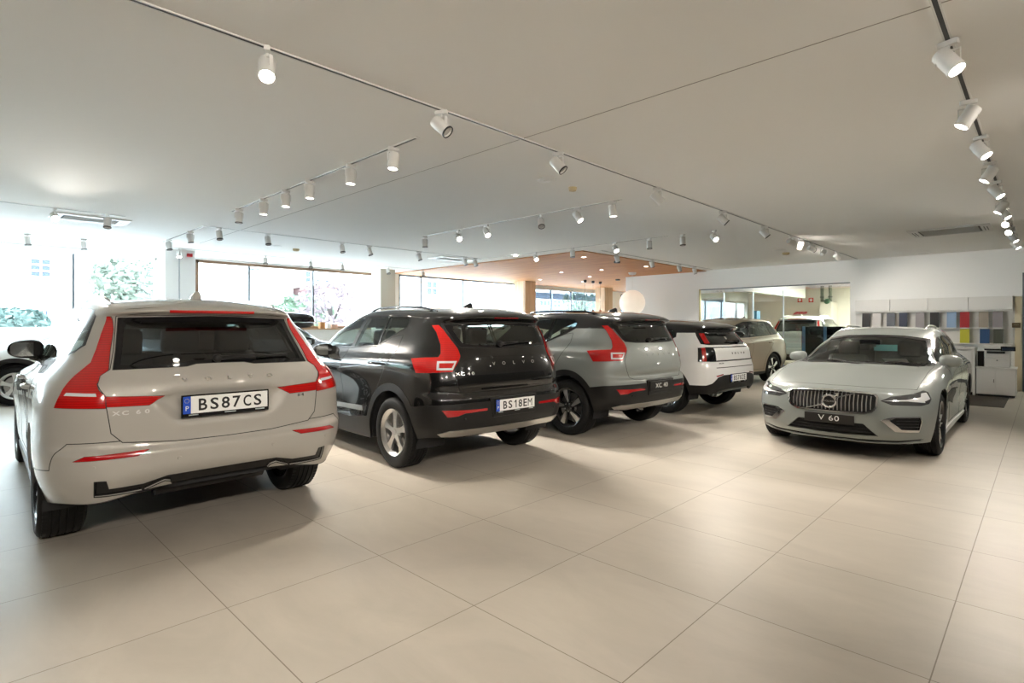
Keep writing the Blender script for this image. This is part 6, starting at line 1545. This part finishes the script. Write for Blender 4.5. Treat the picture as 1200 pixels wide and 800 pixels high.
for s in (-1, 1): box('shelf_leg', (-.15, s * (abs(a - b) / 2 + .07), .72), (.05, .05, 1.44), M_FRAME, parent=o)

# ---------------------------------------------------------------- outside
M_FACADE = mat('facade_cream', (.80, .78, .74), .9); M_FACADER = mat('facade_red', (.14, .09, .09), .9, spec=0); M_GROUND = mat('pavement', (.55, .55, .54), .9, noise=(3, .1))
struct(quadbox('ground', (-60, YW + .25, -.35), (90, 90, -.05), M_GROUND))
def building(x0, x1, y, h, mt, wins, label, extra=None):
    b = empty('building', ((x0 + x1) / 2, y, 0)); tag(b, label, 'building'); c = (x0 + x1) / 2
    quadbox('facade', (x0 - c, 0, -.1), (x1 - c, 8, h), mt, parent=b); quadbox('cornice', (x0 - c - .2, -.25, h), (x1 - c + .2, 8.2, h + .3), M_FACADE, parent=b)
    for (a, bb, z0, z1, n, m) in wins:
        w = empty('facade_window', (((a + bb) / 2) - c, 0, z0), 0, b)
        quadbox('window_pane', (-(bb - a) / 2, -.03, 0), ((bb - a) / 2, .02, z1 - z0), mat('pane_blue', (.05, .062, .085), .9, spec=0), parent=w)
        bm = bmesh.new()
        for i in range(n + 1): bx(bm, (-(bb - a) / 2 + (bb - a) * i / n, -.05, (z1 - z0) / 2), (.07, .06, z1 - z0))
        for i in range(m + 1): bx(bm, (0, -.05, (z1 - z0) * i / m), (bb - a, .06, .07))
        link_bm('window_bars', bm, M_WHITE, w)
    if extra: extra(b, c)
    return b
def PX(px, py, Y): p = at_y(px, py, Y); return p
def rect(pxa, pxb, pya, pyb, Y, n=2, m=2): a = PX(pxa, pyb, Y); b = PX(pxb, pya, Y); return (a.x, b.x, a.z, b.z, n, m)
YO = 34
building(-30, PX(112, 380, YO).x, YO, 12, M_FACADE, [rect(35, 60, 304, 324, YO, 2, 3), rect(36, 57, 363, 383, YO, 4, 3)], 'pale building across the street outside the left window')
building(PX(165, 380, 40).x, PX(343, 380, 40).x, 40, 13, M_FACADE, [rect(292, 305, 311, 317, 40), rect(325, 330, 363, 372, 40, 1, 2), rect(331, 336, 363, 372, 40, 1, 2), rect(238, 252, 308, 313, 40), rect(330, 338, 310, 316, 40)], 'white apartment building seen through the bronze framed window')
building(PX(352, 380, 38).x + 1.0, PX(412, 380, 38).x, 38, PX(352, 334, 38).z, M_FACADER, [rect(357, 361, 350, 354, 38, 1, 1), rect(362, 366, 350, 354, 38, 1, 1), rect(381, 388, 347, 358, 38)], 'reddish low building behind the street trees')
building(PX(353, 380, 50).x, PX(466, 380, 50).x, 50, 15, M_FACADE, [rect(357.5, 364, 318, 332, 50, 1, 2), rect(370, 400, 329, 333, 50, 4, 1)], 'tall white building rising behind the reddish one')
building(PX(470, 380, 62).x, PX(600, 380, 62).x, 62, 17, M_FACADE, [rect(500, 512, 330, 345, 62)], 'bleached building outside the window right of the cream pillar')
building(PX(622, 380, 60).x, PX(735, 380, 60).x, 60, 7, mat('facade_bluish', (.085, .095, .11), .9, spec=0), [rect(632, 645, 352, 358, 60, 3, 1), rect(648, 657, 352, 360, 60, 2, 2)], 'distant bluish building beyond the far window')
def tree(px, py, Y, r, col, label, trunk=True, n=900, hs=1.0):
    p = at_y(px, py, Y); t = empty('street_tree', (p.x, Y, -.05)); tag(t, label, 'tree', None); rnd = random.Random(int(px))
    bm = bmesh.new()
    for i in range(n):
        th = rnd.random() * 2 * PI; ph = math.acos(2 * rnd.random() - 1); rr = r * (.35 + .65 * rnd.random() ** .5)
        c = Vector((rr * math.sin(ph) * math.cos(th), rr * math.sin(ph) * math.sin(th), rr * .8 * hs * math.cos(ph) + p.z))
        M = Matrix.Translation(c) @ Matrix.Rotation(rnd.random() * 6, 4, 'X') @ Matrix.Rotation(rnd.random() * 6, 4, 'Z')
        s = .12 + .10 * rnd.random()
        v = [bm.verts.new(M @ Vector(q)) for q in ((-s, 0, 0), (0, -s * .5, .03), (s, 0, 0), (0, s * .5, .03))]; bm.faces.new(v)
    f = link_bm('foliage', bm, mat('leaf_' + str(int(px)), col, .9, spec=0), t)
    bm = bmesh.new(); tube(bm, [(0, 0, 0), (.05, 0, p.z * .5), (0, .05, p.z)], .13, 8, r_end=.06)
    for k in range(5): tube(bm, [(0, 0, p.z * .55), (r * .4 * math.cos(k * 1.3), r * .4 * math.sin(k * 1.3), p.z + .2 * r)], .05, 6, r_end=.02)
    link_bm('trunk', bm, mat('bark', (.05, .042, .04), .9, spec=0), t)
    return t
tree(152, 328, 26, 1.3, (.13, .15, .12), 'pale green tree outside the left window')
tree(355, 368, 30, 1.9, (.085, .115, .08), 'green bush-like tree before the reddish building', hs=.8)
tree(388, 355, 24, 1.6, (.15, .12, .125), 'thin pinkish blossoming tree at the right of the bronze framed window', n=420)
tree(682, 352, 34, 2.0, (.09, .115, .09), 'green tree outside the far window')
tree(8, 374, 27, 1.2, (.075, .105, .095), 'dark green shrub outside at the left edge', n=500, hs=.5)
# ---------------------------------------------------------------- light
w = bpy.data.worlds.new('overcast_sky'); SC.world = w; w.use_nodes = True
bgn = w.node_tree.nodes['Background']; bgn.inputs[0].default_value = (.76, .88, 1.0, 1); bgn.inputs[1].default_value = SKY
def lamp(name, loc, size, power, col, rot=(0, 0, 0)):
    l = bpy.data.lights.new(name, 'AREA'); l.shape = 'RECTANGLE'; l.size, l.size_y = size; l.energy = power; l.color = col
    o = bpy.data.objects.new(name, l); COL.objects.link(o); o.location = loc; o.rotation_euler = rot; return o
# unseen area lights added under the ceiling to brighten the workshop
lamp('workshop_fill', (21, 5.2, CEIL - .06), (3, .3), 160, (1, .93, .82)); lamp('workshop_fill', (24.5, 4.0, CEIL - .06), (3, .3), 120, (1, .93, .82))
lamp('side_room_fill', (19.5, -1.4, CEIL - .06), (2, .3), 60, (1, .95, .85))  # added fill light, out of sight, so the room past the door isn't black
for x, sx in ((-1.7, 10), (7.0, 5.1), (13.2, 5.5), (19.5, 5.2)):      # sampling guides in the window openings
    l = bpy.data.lights.new('window_portal', 'AREA'); l.shape = 'RECTANGLE'; l.size = sx; l.size_y = 1.65; l.cycles.is_portal = True
    o = bpy.data.objects.new('window_portal', l); COL.objects.link(o); o.location = (x, YW + .24, 2.22); o.rotation_euler = (-PI / 2, 0, 0)
SC.view_settings.exposure = EXPO
try: SC.cycles.use_denoising = True
except Exception: pass
SC.cycles.max_bounces = 12; SC.cycles.diffuse_bounces = 7; SC.cycles.glossy_bounces = 5; SC.cycles.transparent_max_bounces = 16
SC.cycles.sample_clamp_indirect = 6
# ---------------------------------------------------------------- camera
cd = bpy.data.cameras.new('camera'); cam = bpy.data.objects.new('camera', cd); COL.objects.link(cam)
cd.sensor_width = 36; cd.lens = 645 / 1200 * 36; cd.clip_start = .05; cd.clip_end = 300
cam.location = (0, 0, 1.43); cam.rotation_euler = (PI / 2, 0, math.radians(44.1 - 90)); cd.shift_y = (382 - 400) / 1200
SC.camera = cam
SC.view_settings.view_transform = 'Standard'; SC.view_settings.look = 'None'; SC.view_settings.gamma = 1
SC.view_settings.use_curve_mapping = False
